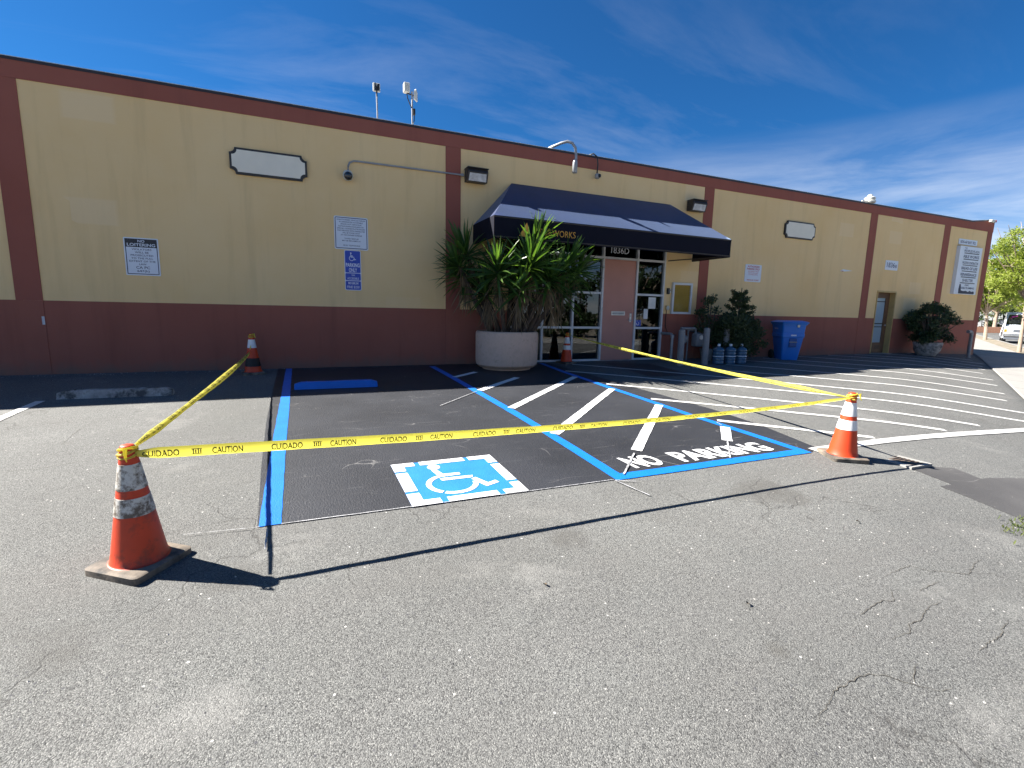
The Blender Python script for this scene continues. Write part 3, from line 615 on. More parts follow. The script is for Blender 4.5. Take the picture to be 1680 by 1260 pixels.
quadgrid(b.bm, (AX1 + 0.003, AP, AZ0), (AX1 + 0.003, -0.02, AZ0), (AX1 + 0.003, -0.02, AZ1), (AX1 + 0.003, AP, AZ1), 4, 2)
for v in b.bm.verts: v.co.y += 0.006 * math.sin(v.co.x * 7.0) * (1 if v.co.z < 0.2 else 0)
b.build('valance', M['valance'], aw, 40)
b = MB()
for q in [[(AX0, AP, AZ0 + .03), (AX1, AP, AZ0 + .03)], [(AX0, AP, AZ1 - .02), (AX1, AP, AZ1 - .02)], [(AX0 + .01, AP, AZ0 + .03), (AX0 + .01, -.03, AZ0 + .03)], [(AX1 - .01, AP, AZ0 + .03), (AX1 - .01, -.03, AZ0 + .03)],
          [(AX1 - .02, AP, AZ0 + .03), (8.55, -.03, AZ0 - .02)], [(AX0 + .02, AP, AZ0 + .03), (4.1, -.03, AZ0 - .02)], [(TX0, -.04, AZT - .03), (TX1, -.04, AZT - .03)]]:
    b.tube([rel(p, aw) for p in q], 0.014, 6)
b.build('tube_frame', M['bronze'], aw)
def on_val(pts): return [rel((x, AP - 0.012, z), aw) for x, z in pts]
b = MB(); b.prism(on_val([(3.85, 2.60), (4.105, 2.58), (4.01, 2.86)]), (0, 0.004, 0)); b.build('logo_triangle', M['amber'], aw)
v, f = text2d('ABLE', 0.03); raw('lettering', on_val([(4.15 + 0.39 * a, 2.645 + 0.125 * c) for a, c in v]), f, M['amber'], aw)
v, f = text2d('WORKS'); raw('lettering', on_val([(4.565 + 0.53 * a, 2.64 + 0.125 * c) for a, c in v]), f, M['gold'], aw)

# ------------------------------------------------------------------ signs on the wall
def rrect(x0, x1, z0, z1, r, n=4):
    o = []
    for cx, cz, a in ((x1 - r, z0 + r, -90), (x1 - r, z1 - r, 0), (x0 + r, z1 - r, 90), (x0 + r, z0 + r, 180)):
        for k in range(n + 1): o.append((cx + r * math.cos(R(a + 90 * k / n)), cz + r * math.sin(R(a + 90 * k / n))))
    return o
class Sign:
    def __init__(s, label, x0, x1, z0, z1, m, cat='sign', name='wall_sign', th=0.006, r=0.015, y=-0.001, group=None, poly=None):
        s.x0, s.z0, s.y = x0, z0, y - th
        s.o = thing(name, label, cat, ((x0 + x1) / 2, y, z0), 0, group)
        b = MB(); b.prism([rel((x, y, z), s.o) for x, z in (poly or rrect(x0, x1, z0, z1, r))], (0, -th, 0)); s.panel = b.build('panel', m, s.o)
        s.lv = 1
    def flat(s, name, pts, m, lift=None):
        s.lv += 1
        return raw(name, [rel((x, s.y - 0.0008 * (lift or s.lv), z), s.o) for x, z in pts], [tuple(range(len(pts)))], m, s.o)
    def ring(s, name, x0, x1, z0, z1, w, m, r=0.01):
        a, c = rrect(x0, x1, z0, z1, r), rrect(x0 + w, x1 - w, z0 + w, z1 - w, max(0.002, r - w)); n = len(a)
        return raw(name, [rel((x, s.y - 0.0008, z), s.o) for x, z in a + c], [(k, (k + 1) % n, n + (k + 1) % n, n + k) for k in range(n)], m, s.o)
    def text(s, lines, m, lift=3):
        """lines of (text, centre x, base z, width, height, bold)"""
        V, F = [], []
        for t, cx, z, w, h, bd in lines:
            v, f = text2d(t, bd); k0 = len(V)
            V += [rel((cx - w / 2 + w * a, s.y - 0.0008 * lift, z + h * c), s.o) for a, c in v]; F += [tuple(i + k0 for i in q) for q in f]
        return raw('lettering', V, F, m, s.o)
def notch(x0, x1, z0, z1, r, n=5):
    o = []
    for cx, cz, a in ((x0, z0, 90), (x1, z0, 180), (x1, z1, 270), (x0, z1, 360)):
        for k in range(n + 1): o.append((cx + r * math.cos(R(a - 90 * k / n)), cz + r * math.sin(R(a - 90 * k / n))))
    return o
for x0, x1, z0, z1, lb in ((-1.085, 0.145, 3.42, 3.855, 'wide blank cream plaque with notched corners, left of the wall camera'), (12.62, 13.88, 3.40, 3.87, 'blank cream plaque with notched corners, right of the awning')):
    pq = Sign(lb, x0, x1, z0, z1, M['bronze'], 'plaque', 'blank_plaque', 0.05, poly=notch(x0, x1, z0, z1, 0.085))
    b = MB(); b.prism([rel((x, -0.052, z), pq.o) for x, z in notch(x0 + .035, x1 - .035, z0 + .035, z1 - .035, 0.085)], (0, -0.006, 0)); b.build('face', M['plaque'], pq.o)
    b = MB()
    for x in (x0 + 0.12, x1 - 0.12): b.box(*[q for p in zip(rel((x - .006, -0.022, (z0 + z1) / 2 - .006), pq.o), rel((x + .006, -0.057, (z0 + z1) / 2 + .006), pq.o)) for q in p])
    b.build('screw', M['black'], pq.o)
sg = Sign('white no loitering sign with black header on the yellow wall', -2.69, -2.215, 1.628, 2.238, M['signwhite'])
sg.ring('border', -2.672, -2.233, 1.646, 2.22, 0.012, M['signnavy']); sg.flat('header', [(-2.672, 2.085), (-2.233, 2.085), (-2.233, 2.22), (-2.672, 2.22)], M['signblack'], 2)
sg.text([('NO', -2.45, 2.163, .095, .042, .02), ('LOITERING', -2.452, 2.100, .385, .048, .02)], M['signwhite'], 3)
sg.text([(t, -2.452, z, w, h, .01) for t, z, w, h in (('VIOLATORS', 2.035, .27, .03), ('WILL BE', 1.987, .19, .03), ('PROSECUTED', 1.939, .31, .03), ('TO THE FULL', 1.891, .30, .03), ('EXTENT OF THE', 1.843, .36, .03), ('LAW', 1.795, .10, .03), ('CA PC', 1.735, .19, .043), ('647(h)', 1.672, .17, .045))], M['signnavy'], 2)
sg = Sign('square white towing notice with small print above the blue parking sign', 0.575, 1.192, 2.272, 2.88, M['signwhite'], r=0.03)
sg.ring('border', 0.592, 1.175, 2.289, 2.863, 0.013, M['signnavy'], 0.022)
sg.text([(t, 0.884, z, w, .024, .012) for t, z, w in (('UNAUTHORIZED VEHICLES PARKED', 2.806, .52), ('IN DESIGNATED ACCESSIBLE', 2.766, .43), ('SPACES NOT DISPLAYING', 2.726, .38), ('DISTINGUISHING PLACARDS OR', 2.686, .46), ('SPECIAL LICENSE PLATES ISSUED', 2.646, .51), ('FOR PERSONS WITH DISABILITIES', 2.606, .50), ('WILL BE TOWED AWAY', 2.566, .32), ('AT THE OWNERS EXPENSE', 2.526, .39), ('TOWED VEHICLES', 2.462, .26), ('MAY BE RECLAIMED AT', 2.422, .34), ('OR BY TELEPHONING', 2.335, .31))], M['signnavy'], 2)
sg = Sign('narrow blue parking only sign with white wheelchair symbol', 0.742, 1.048, 1.502, 2.262, M['signwhite'], r=0.03)
for z0, z1 in ((1.838, 2.25), (1.692, 1.826), (1.514, 1.680)): sg.flat('blue_field', rrect(.754, 1.036, z0, z1, .018), M['signblue'], 1)
def sgp(u, v): return (.79 + u * .20, 2.03 + v * .21)
V, F = [], []
for pg in figure:
    F.append(tuple(range(len(V), len(V) + len(pg)))); V += [rel((*[sgp(*p)[0]], sg.y - .0016, sgp(*p)[1]), sg.o) for p in pg]
raw('symbol', V, F, M['signwhite'], sg.o)
sg.text([('PARKING', .895, 1.945, .255, .075, .02), ('ONLY', .895, 1.850, .15, .075, .02), ('VAN', .895, 1.775, .062, .032, .01), ('ACCESSIBLE', .895, 1.710, .215, .04, .01), ('MINIMUM', .895, 1.615, .185, .045, .01), ('FINE $250', .895, 1.535, .225, .055, .01)], M['signwhite'], 2)
sg = Sign('white authorized parking only sign with red print above the dark shrub', 11.26, 11.88, 2.115, 2.585, M['signwhite'], r=0.03, th=0.012)
sg.text([('AUTHORIZED', 11.57, 2.505, .46, .05, .02), ('PARKING ONLY', 11.57, 2.435, .50, .055, .02), ('UNAUTHORIZED VEHICLES', 11.57, 2.385, .42, .028, 0), ('WILL BE TOWED AWAY', 11.57, 2.34, .38, .028, 0), ('AT OWNERS EXPENSE', 11.57, 2.295, .35, .028, 0), ('VEHICLE CODE', 11.57, 2.145, .46, .035, .02)], M['signred'], 2)
sg = Sign('small white 1836B number plate above the brown wooden door', 17.465, 18.13, 2.755, 3.06, M['signwhite'], 'number plate', 'number_plate', 0.01)
sg.text([('1836', 17.75, 2.835, .42, .16, .01), ('B', 18.03, 2.835, .085, .10, .01)], M['signnavy'], 2)
sg = Sign('narrow white street address sign above the tenant directory', 21.465, 22.65, 3.857, 4.044, M['signwhite'], th=0.02)
sg.text([('1836-60 BAY RD.', 22.06, 3.90, 1.02, .10, .02)], M['signnavy'], 2)
sg = Sign('tall white tenant directory board with torn lower strip', 21.43, 22.86, 2.11, 3.785, M['signwhite'], 'directory sign', 'directory_sign', 0.11, r=0.005)
zz_ = 3.785; rows_ = [('THE', 3.70, .16, .045), ('PEOPLES PLAZA', 3.585, 1.0, .085), ('ABLE WORKS', 3.385, 1.05, .105), ("WILSON'S CONTRACTOR", 3.175, 1.05, .09), ('BREAD OF LIFE', 2.975, 1.05, .10), ('RENAISSANCE', 2.760, 1.05, .10), ('SHELTER', 2.555, .70, .10), ('ABC', 2.41, .30, .06), ('DOUBLE PLUMBING', 2.30, 1.0, .07)]
sg.text([(t, 22.20 if t != 'THE' else 21.78, z, w, h, .02) for t, z, w, h in rows_], M['signnavy'], 3)
for z in (3.535, 3.325, 3.12, 2.91, 2.70, 2.495): sg.flat('divider', [(21.72, z), (22.70, z), (22.70, z + .03), (21.72, z + .03)], M['signblack'], 1)
sg.flat('torn_strip', [(21.70, 2.13), (22.72, 2.13), (22.76, 2.17), (22.70, 2.235), (22.55, 2.215), (22.45, 2.25), (22.33, 2.20), (22.2, 2.24), (22.0, 2.225), (21.86, 2.245), (21.80, 2.46), (21.72, 2.47), (21.69, 2.30)], M['signgrey'], 1)
b = MB(); b.prism([(15.26, -0.012, 2.61), (15.36, -0.012, 2.585), (15.84, -0.012, 2.63), (15.40, -0.012, 2.66)], (0, 0.011, 0)); o = b.build('sticker_remnant', M['signwhite'], None); tag(o, 'torn white wedge-shaped sticker remnant with red tip on the yellow wall', 'sticker')
raw('red_tip', [(15.27, -0.0135, 2.609), (15.36, -0.0135, 2.588), (15.45, -0.0135, 2.602), (15.36, -0.0135, 2.612)], [(0, 1, 2, 3)], M['signred'], o)

# ------------------------------------------------------------------ fixtures on wall and roof
for x0, x1, lb in ((3.14, 3.575, 'bronze wall floodlight at the end of the grey conduit'), (9.03, 9.48, 'bronze wall floodlight above the right end of the awning')):
    fl = thing('floodlight', lb, 'wall light', ((x0 + x1) / 2, -0.02, 3.77), 0, 'floodlights beside the awning')
    w = (x1 - x0) / 2
    b = MB(); b.prism([(-w, 0, 0), (-w, 0, .24), (-w, -.20, .25), (-w, -.235, .17), (-w, -.17, -.01)], (2 * w, 0, 0)); b.build('housing', M['bronze'], fl)
    d_ = Vector((0, -.17 + .235, -.01 - .17)); n_ = Vector((0, -0.94, -0.34)) * 0.004; b = MB()
    P0 = Vector((0, -.235, .17)); b.prism([P0 + d_ * t + Vector((x, 0, 0)) + n_ for x, t in ((-w + .04, .12), (w - .04, .12), (w - .03, .9), (-w + .03, .9))], n_); b.build('lens', M['lampglass'], fl)
    b = MB(); b.box(-w - .01, w + .01, -.245, 0, .245, .262, bev=.004); b.build('lid', M['bronze'], fl)
wc = thing('wall_camera', 'round black lens wall camera hanging on bent grey conduit', 'camera', (0.845, -0.10, 3.60))
b = MB(); b.tube([rel(p, wc) for p in ((3.12, -.03, 3.905), (1.1, -.03, 3.895), (.96, -.03, 3.89), (.885, -.04, 3.85), (.855, -.07, 3.78), (.85, -.09, 3.70))], 0.017); b.build('conduit', M['galv'], wc, 60)
b = MB(); b.lathe([(0.01, .095), (0.06, .085), (.088, .04), (.092, 0), (.085, -.04), (.06, -.075), (.02, -.09)], 20); b.build('housing', M['offwhite'], wc, 60)
b = MB(); b.lathe([(0.078, 0), (0.07, .035), (.045, .058), (.01, .066)], 20); o = b.build('lens', M['vanglass'], wc, 60); o.rotation_euler = (R(100), 0, R(-8)); o.location = (0, -.045, -0.012)
b = MB(); b.box(3.06, 3.12, -.05, 0, 3.88, 3.93, bev=.004); b.build('coupling', M['galv'], wc).location = -wc.location
gn = thing('gooseneck_pipe', 'silver gooseneck pipe with hanging cylinder hooked over the roof edge', 'pipe', (5.57, -0.30, 4.2))
b = MB(); b.tube([rel(p, gn) for p in ((5.14, .12, 4.76), (5.15, -.02, 4.75), (5.28, -.18, 4.80), (5.38, -.27, 4.82), (5.48, -.31, 4.79), (5.555, -.32, 4.70), (5.575, -.32, 4.58), (5.578, -.32, 4.46))], 0.030, 10); b.build('pipe', M['galv'], gn, 60)
b = MB(); b.lathe([(.03, .27), (.05, .25), (.055, .2), (.055, 0), (.045, -.01)], 16); b.build('cylinder', M['galv'], gn, 50)
rc = thing('roof_camera', 'small camera hanging by a black cable right of the gooseneck pipe', 'camera', (6.27, -0.12, 4.25))
b = MB(); b.tube([rel(p, rc) for p in ((6.12, .05, 4.725), (6.16, -.09, 4.73), (6.24, -.13, 4.66), (6.27, -.12, 4.50), (6.27, -.10, 4.30))], 0.016); b.build('cable', M['black'], rc, 60)
b = MB(); b.lathe([(.02, .06), (.055, .04), (.06, -.03), (.04, -.05)], 14); b.build('housing', M['galv'], rc, 50)
b = MB(); b.lathe([(.045, 0), (.035, .03), (.01, .038)], 14); o = b.build('lens', M['black'], rc, 50); o.rotation_euler = (R(90), 0, R(30)); o.location = (.02, -.05, 0)
rs = thing('roof_siren', 'small pale roof fixture perched on the roof edge right of the awning', 'roof fixture', (16.30, 0.02, 4.72))
b = MB(); b.lathe([(.16, 0), (.17, .05), (.12, .09), (.15, .10), (.15, .15), (.07, .20), (.06, .24), (.02, .26)], 14); b.tube([(-.42, -.03, .02), (-.1, -.02, .03)], .018); b.build('body', M['offwhite'], rs, 40)
cl_ = thing('corner_lamp', 'small pale lamp on the raised right end of the roof edge', 'lamp', (23.2, -0.07, 4.73))
b = MB(); b.box(-.14, .14, -.10, 0, -.01, .09, bev=.02); b.build('housing', M['offwhite'], cl_); b = MB(); b.box(.10, .16, -.11, -.02, .0, .08, bev=.01); b.build('red_lens', M['signred'], cl_)
an = thing('roof_antenna', 'thin pole antenna with a single square panel', 'antenna', (1.50, 0.5, 4.30), 0, 'antennas on the roof')
b = MB(); b.tube([(0, 0, 0), (-.02, 0, 1.15)], .016, 8); b.build('pole', M['galv'], an, 60)
b = MB(); b.box(-.09, .05, -.02, .02, 1.09, 1.25, bev=.01); b.build('panel', M['offwhite'], an)
b = MB(); b.box(-.055, -.035, -.035, -.021, 1.10, 1.24); b.box(-.005, .035, -.045, -.021, 1.11, 1.23); b.tube([(-.02, -.03, 1.0), (-.02, -.03, 1.18)], .014, 6); b.build('bracket', M['black'], an)
an = thing('roof_antenna', 'taller pole antenna carrying two panels and loose cables', 'antenna', (2.185, 0.5, 4.30), 0, 'antennas on the roof')
b = MB(); b.tube([(0, 0, 0), (-.005, 0, 1.22)], .018, 8); b.build('pole', M['galv'], an, 60)
b = MB(); b.box(-.175, -.055, -.06, .06, 1.18, 1.36, bev=.012); b.build('panel', M['offwhite'], an)
b = MB(); b.prism([(.015, -.05, 1.07), (.095, .05, 1.06), (.095, .05, 1.22), (.06, .01, 1.285), (.02, -.045, 1.22)], (.02, -.02, 0)); b.build('panel', M['offwhite'], an)
b = MB(); b.tube([(-.11, 0, 1.17), (-.10, -.02, 1.08), (-.06, -.03, .98), (-.02, -.03, .9)], .01, 6); b.tube([(-.1, 0, 1.175), (.05, 0, 1.15)], .013, 6); b.box(.0, .055, -.04, .03, .78, .90, bev=.008); b.tube([(.04, -.02, .78), (.03, -.03, .66), (-.01, -.03, .56), (.01, -.03, .45)], .008, 6); b.build('cable_and_box', M['black'], an)

# ------------------------------------------------------------------ things right of the entrance
bc = thing('bulletin_case', 'shallow white framed bulletin case with yellow backing right of the storefront', 'notice board', (9.06, -0.002, 1.18))
b = MB(); F_ = .055
for q in ((-.325, .325, 0, F_), (-.325, .325, .80 - F_, .80)): b.box(q[0], q[1], -.06, 0, q[2], q[3])
for q in ((-.325, -.325 + F_), (.325 - F_, .325)): b.box(q[0], q[1], -.0605, 0, F_, .80 - F_)
b.build('frame', M['alum'], bc)
b = MB(); b.box(-.27, .27, -.02, -.005, F_, .8 - F_); b.build('backing', M['cork'], bc); b = MB(); b.box(-.27, .27, -.045, -.041, F_, .8 - F_); b.build('pane', glass_mat('clear_case_glass', (.9, .9, .9), 1.12), bc)
kp = thing('keypad', 'small black and white keypad beside the bulletin case', 'keypad', (8.63, -0.001, 1.68))
b = MB(); b.box(-.05, .02, -.05, 0, 0, .15, bev=.006); b.build('body', M['black'], kp); b = MB(); b.box(.005, .055, -.055, 0, .03, .14, bev=.008); b.build('faceplate', M['offwhite'], kp); b = MB(); b.lathe([(.014, 0), (.014, .006)], 10); o = b.build('button', M['black'], kp); o.rotation_euler = (R(90), 0, 0); o.location = (.03, -.055, .10)
jb = thing('junction_box', 'round pale junction box with a grey cable running down the brown wall', 'electrical box', (8.62, -0.012, 1.33))
b = MB(); b.lathe([(.055, 0), (.055, .04), (.04, .05)], 16); o = b.build('box', M['offwhite'], jb, 40); o.rotation_euler = (R(90), 0, 0)
b = MB(); b.box(-.06, -.01, -.04, 0, -.05, .06, bev=.006); b.build('back_box', M['ochre'], jb)
b = MB(); b.tube([(-.02, -.015, -.05), (-.03, -.015, -.3), (-.02, -.02, -.5), (.05, -.02, -.62), (.16, -.025, -.68), (.34, -.03, -.70)], .009, 6); b.build('cable', M['bronze'], jb, 60)
gm = thing('gas_meter', 'grey gas meter and piping between two grey posts', 'gas meter', (9.0, -0.35, 0.0))
b = MB(); b.box(.16, .44, -.22, -.02, .36, .70, bev=.04, seg=2); b.build('meter_body', M['grey'], gm, 40)
b = MB(); b.lathe([(.055, 0), (.055, .03)], 16); o = b.build('dial', M['capmetal'], gm); o.rotation_euler = (R(90), 0, 0); o.location = (.30, -.215, .60)
b = MB(); b.tube([(-.26, -.1, .82), (.18, -.1, .82)], .036, 10); b.tube([(-.22, -.1, .82), (-.22, -.1, .66), (-.16, -.1, .62), (-.1, -.1, .62)], .03, 8); b.tube([(.14, -.1, .82), (.22, -.1, .80), (.23, -.1, .69)], .03, 8); b.tube([(-.02, -.1, .8), (-.02, -.1, 0)], .018, 8); b.tube([(-.12, -.1, .62), (-.12, -.1, .45)], .04, 10); b.tube([(.38, -.1, .69), (.38, .1, .75), (.38, .34, .75)], .025, 8); b.build('pipework', M['grey'], gm, 50)
b = MB(); b.lathe([(.09, 0), (.10, .02), (.06, .05), (.03, .07)], 16); o = b.build('regulator', M['grey'], gm, 40); o.location = (-.12, -.1, .56); o.rotation_euler = (R(70), 0, 0)
def post(label, x, y, h, r=.075, group='grey steel posts by the wall'):
    t = thing('bollard', label, 'bollard', (x, y, gh(x, y) - .02), 0, group)
    b = MB(); b.lathe([(r, 0), (r, h)], 20); b.build('pipe', M['grey'], t, 40)
    b = MB(); b.lathe([(r + .002, h), (r * .9, h + .018), (r * .5, h + .03), (.005, h + .034)], 20); b.build('cap', M['grey'], t, 40)
    return t
post('grey steel post left of the gas meter', 8.16, -1.12, .84); post('grey steel post right of the gas meter', 8.93, -1.12, .88); post('grey steel post standing behind the water jugs', 9.88, -.85, .88)
t = thing('bollard', 'tall grey post with a bent top in front of the right corner of the wall', 'bollard', (21.5, -.78, gh(21.5, -.78) - .02), 0, 'grey steel posts by the wall')
b = MB(); b.tube([(0, 0, 0), (-.01, 0, .80), (-.02, 0, .90), (-.08, 0, .93), (-.26, 0, .93)], .055, 12); b.build('pipe', M['grey'], t, 40)
b = MB(); b.lathe([(.075, 0), (.075, .05)], 14); b.build('foot', M['grey'], t, 40)
t = thing('drain_pipe', 'pale grey pipe with elbow on the wall left of the gas meter', 'pipe', (8.50, -0.42, -0.02)); b = MB(); b.tube([(0, 0, 0), (0, 0, .64), (0, .03, .69), (0, .10, .70), (0, .42, .70)], .034, 12); b.build('pipe', M['galv'], t, 50)
b = MB(); b.lathe([(.045, .60), (.045, .68)], 14); b.build('collar', M['galv'], t, 50)
for i, (x, y, lb) in enumerate(((9.36, -1.12, 'leftmost of three blue water jugs, half full'), (9.73, -1.14, 'middle one of three blue water jugs'), (10.08, -1.16, 'rightmost of three blue water jugs'))):
    if i == 0:
        jg = thing('water_jug', lb, 'water jug', (x, y, gh(x, y)), 0.2, 'blue water jugs on the ground')
        pr = [(.11, 0), (.135, .012), (.138, .05)]
        for k in range(4): pr += [(.138, .07 + k * .07), (.128, .083 + k * .07), (.128, .097 + k * .07), (.138, .11 + k * .07)]
        pr += [(.136, .355), (.115, .395), (.07, .42), (.035, .432), (.03, .46)]
        b = MB(); b.lathe(pr, 28); b.build('bottle', M['jug'], jg, 50); b = MB(); b.lathe([(.036, .452), (.036, .495), (.03, .5)], 16); b.build('cap', M['jugcap'], jg, 50)
        b = MB(); b.lathe([(.1395, .19), (.1395, .205)], 28, cap=False); b.build('label_band', M['signwhite'], jg, 50)
        j0 = jg
    else:
        jg = copy_tree(j0); jg.location = (x, y, gh(x, y)); jg.rotation_euler.z = i * 1.3; jg['label'] = lb
ct = thing('recycling_cart', 'blue wheeled recycling cart with closed lid by the brown wall', 'recycling cart', (12.42, -0.62, gh(12.42, -.62)), R(-28))
b = MB(); LV = [(0, .215, -.245, .22), (.06, .225, -.255, .23), (.62, .285, -.33, .30), (.63, .30, -.345, .315), (.72, .305, -.35, .32), (.73, .292, -.338, .308), (.96, .31, -.36, .33), (.965, .335, -.385, .345), (1.0, .335, -.385, .345)]
rings = []
for z, w, y0, y1 in LV:
    rings.append([b.bm.verts.new(Vector((p[0], p[1], z))) for p in rrect(-w, w, y0, y1, .05, 3)])
for p, q in zip(rings, rings[1:]):
    n = len(p)
    for k in range(n): b.bm.faces.new((p[k], p[(k + 1) % n], q[(k + 1) % n], q[k]))
b.bm.faces.new(rings[0][::-1]); b.bm.faces.new(rings[-1]); b.build('body', M['cart'], ct, 35)
b = MB(); rings = []
for z, gx, gy in ((1.003, .0, 0), (1.035, .01, .01), (1.06, -.03, -.03), (1.085, -.12, -.12)):
    rings.append([b.bm.verts.new(Vector((p[0], p[1], z))) for p in rrect(-.35 - gx, .35 + gx, -.42 - gy, .36 + gy, .06, 3)])
for p, q in zip(rings, rings[1:]):
    n = len(p)
    for k in range(n): b.bm.faces.new((p[k], p[(k + 1) % n], q[(k + 1) % n], q[k]))
b.bm.faces.new(rings[0][::-1]); b.bm.faces.new(rings[-1]); b.build('lid', M['cart'], ct, 35)
b = MB(); b.tube([(-.27, .40, 1.0), (.27, .40, 1.0)], .018, 10); b.box(-.29, -.25, .33, .41, .97, 1.02); b.box(.25, .29, .33, .41, .97, 1.02); b.build('handle', M['cart'], ct)
for s_ in (-1, 1):
    b = MB(); b.lathe([(.05, -.03), (.115, -.03), (.128, -.015), (.128, .015), (.115, .03), (.05, .03)], 22); o = b.build('wheel', M['rubbert'], ct, 40); o.rotation_euler = (0, R(90), 0); o.location = (s_ * .285, .27, .128)
b = MB(); b.box(-.10, .10, -.345, -.315, .36, .60, bev=.012); o = b.build('grab_shade_block', M['cartdark'], ct); b = MB(); b.tube([(-.1, -.35, .50), (.1, -.35, .50)], .014, 8); b.build('grab_bar', M['galv'], ct)  # raised block; the shade of a grab recess is put into its colour
b = MB(); b.box(-.07, .07, -.352, -.345, .665, .70); b.build('label_plate', M['signwhite'], ct); b = MB(); b.box(.05, .12, -.395, -.38, .90, .97, bev=.01); b.build('latch', M['steel'], ct)
V, F = [], []
for t_, z, h in (('Recology', .83, .06),):
    v, f = text2d(t_); k0 = len(V); V += [(-.312 - .0015 * 1, .12 - .22 * a, z + h * c) for a, c in v]; F += [tuple(i + k0 for i in q) for q in f]
b = MB(); b.mesh(V, F).build('stencil', M['signwhite'], ct)

# ------------------------------------------------------------------ wheel stops, drain
def wheel_stop(label, x, y, L, m, rz=0.0):
    t = thing('wheel_stop', label, 'wheel stop', (x, y, gh(x, y)), rz)
    b = MB(); rg = random.Random(int(x * 10)); prof = [(-.085, 0), (.085, 0), (.075, .05), (.055, .105), (-.055, .105), (-.075, .05)]
    n = 14; rings = []
    for k in range(n + 1):
        xx = -L / 2 + L * k / n; e = .75 if k in (0, n) else 1.0
        rings.append([b.bm.verts.new((xx + rg.uniform(-.004, .004), p[0] * (1 if p[1] == 0 else e) + rg.uniform(-.002, .002), p[1] * e + (rg.uniform(-.003, .003) if p[1] else 0))) for p in prof])
    for p, q in zip(rings, rings[1:]):
        for k in range(6): b.bm.faces.new((p[k], p[(k + 1) % 6], q[(k + 1) % 6], q[k]))
    b.bm.faces.new(rings[0]); b.bm.faces.new(rings[-1][::-1]); b.build('block', m, t, 30)
    b = MB()
    for s_ in (-1, 1): b.lathe([(.014, .10), (.014, .112), (.003, .114)], 8, (s_ * L * .36, 0, 0))
    b.build('anchor_pin', M['rust'] if m is M['stop'] else M['blue'], t)
    return t
wheel_stop('weathered grey concrete wheel stop left of the blue bay', -2.32, -2.19, 1.24, M['stop'], R(-3))
wheel_stop('freshly painted blue wheel stop in the accessible bay', .415, -2.17, 1.20, M['blue'], R(-1))
dg = thing('drain_grate', 'narrow dark slotted drain with pale concrete frame beside the right cone', 'drain', (5.79, -7.075, gh(5.79, -7.075)))
b = MB()
for q in ((-.19, -.10, -.22, .215), (.11, .175, -.22, .215)): b.box(q[0], q[1], q[2], q[3], -.05, .006)
for q in ((-.10, .11, -.22, -.185), (-.10, .11, .185, .215)): b.box(q[0], q[1], q[2], q[3], -.05, .005)
b.build('frame', M['walk'], dg)
b = MB(); b.box(-.10, .11, -.185, .185, -.02, .0035); b.build('pit_shade', M['black'], dg)  # solid black slab painting the darkness below the bars
for k in range(9):
    b = MB(); b.box(-.098, .108, -.175 + k * .042, -.157 + k * .042, .0036, .0075); b.build('bar', M['rust'], dg)

# ------------------------------------------------------------------ traffic cones
def cone(label, x, y, rz, kind, h=.70, lean=0.0):
    t = thing('traffic_cone', label, 'traffic cone', (x, y, gh(x, y) + .001), rz, 'traffic cones holding the caution tape')
    t.rotation_mode = 'QUATERNION'; t.rotation_quaternion = Quaternion((1, 0, 0), R(2.2) if y < -5 else R(.5)) @ Quaternion((0, 0, 1), rz)
    org = M['orange'] if kind == 'dirty' else M['orangeclean']; col = M['collar'] if kind == 'dirty' else M['collarclean']
    b = MB(); r2 = .18
    rings = []
    for z, g in ((-.012, -.004), (-.006, 0), (.032, 0), (.040, -.012)):
        rings.append([b.bm.verts.new((p[0], p[1], z)) for p in rrect(-r2 - g, r2 + g, -r2 - g, r2 + g, .032, 4)])
    for p, q in zip(rings, rings[1:]):
        n = len(p)
        for k in range(n): b.bm.faces.new((p[k], p[(k + 1) % n], q[(k + 1) % n], q[k]))
    b.bm.faces.new(rings[0][::-1]); b.bm.faces.new(rings[-1])
    b.build('base', M['rubber'], t, 30)
    def rad(z): return .134 + (.033 - .134) * (z - .05) / (h - .05)
    prof = [(.146, .0402), (.140, .042), (.1355, .048)] + [(rad(z), z) for z in [.05 + (h - .055) * k / 12 for k in range(1, 13)]] + [(rad(h) - .004, h), (.016, h + .004)]
    b = MB(); b.lathe(prof, 40); b.build('body', org, t, 45)
    def band(name, z0, z1, m, th=.0022):
        b = MB(); b.lathe([(rad(z0) + .0003, z0 - .0005)] + [(rad(z0 + (z1 - z0) * k / 4) + th, z0 + (z1 - z0) * k / 4) for k in range(5)] + [(rad(z1) + .0003, z1 + .0005)], 40, cap=False); return b.build(name, m, t, 45)
    if kind == 'sooty':
        band('collar', .455, .60, col); band('black_band', .135, .28, M['soot'])
    else:
        band('collar', .315, .415, col); band('collar', .46, .60, col)
    # tape knot round the tip
    rg = random.Random(int(x * 100)); b = MB()
    for k in range(3):
        z0 = h - .055 + k * .018; pts = [(math.cos(a) * (rad(h) + .006 + rg.uniform(0, .006)), math.sin(a) * (rad(h) + .006 + rg.uniform(0, .006)), z0 + .012 * math.sin(a + k)) for a in [i * math.pi / 6 for i in range(13)]]
        b.tube(pts, [.0075 + rg.uniform(-.002, .003) for _ in pts], 5)
    b.tube([(0.03, -.03, h - .02), (.045, -.05, h + .0), (.05, -.055, h - .05), (.062, -.06, h - .07)], [.004, .011, .008, .003], 4)
    b.build('tape_knot', M['tape'], t)
    return t
c1 = cone('grimy orange cone with scuffed white collars in the left foreground', -.917, -6.83, R(-36), 'dirty')
c2 = cone('orange cone with two white collars at the right corner of the bay', 5.20, -6.85, R(-27), 'clean')
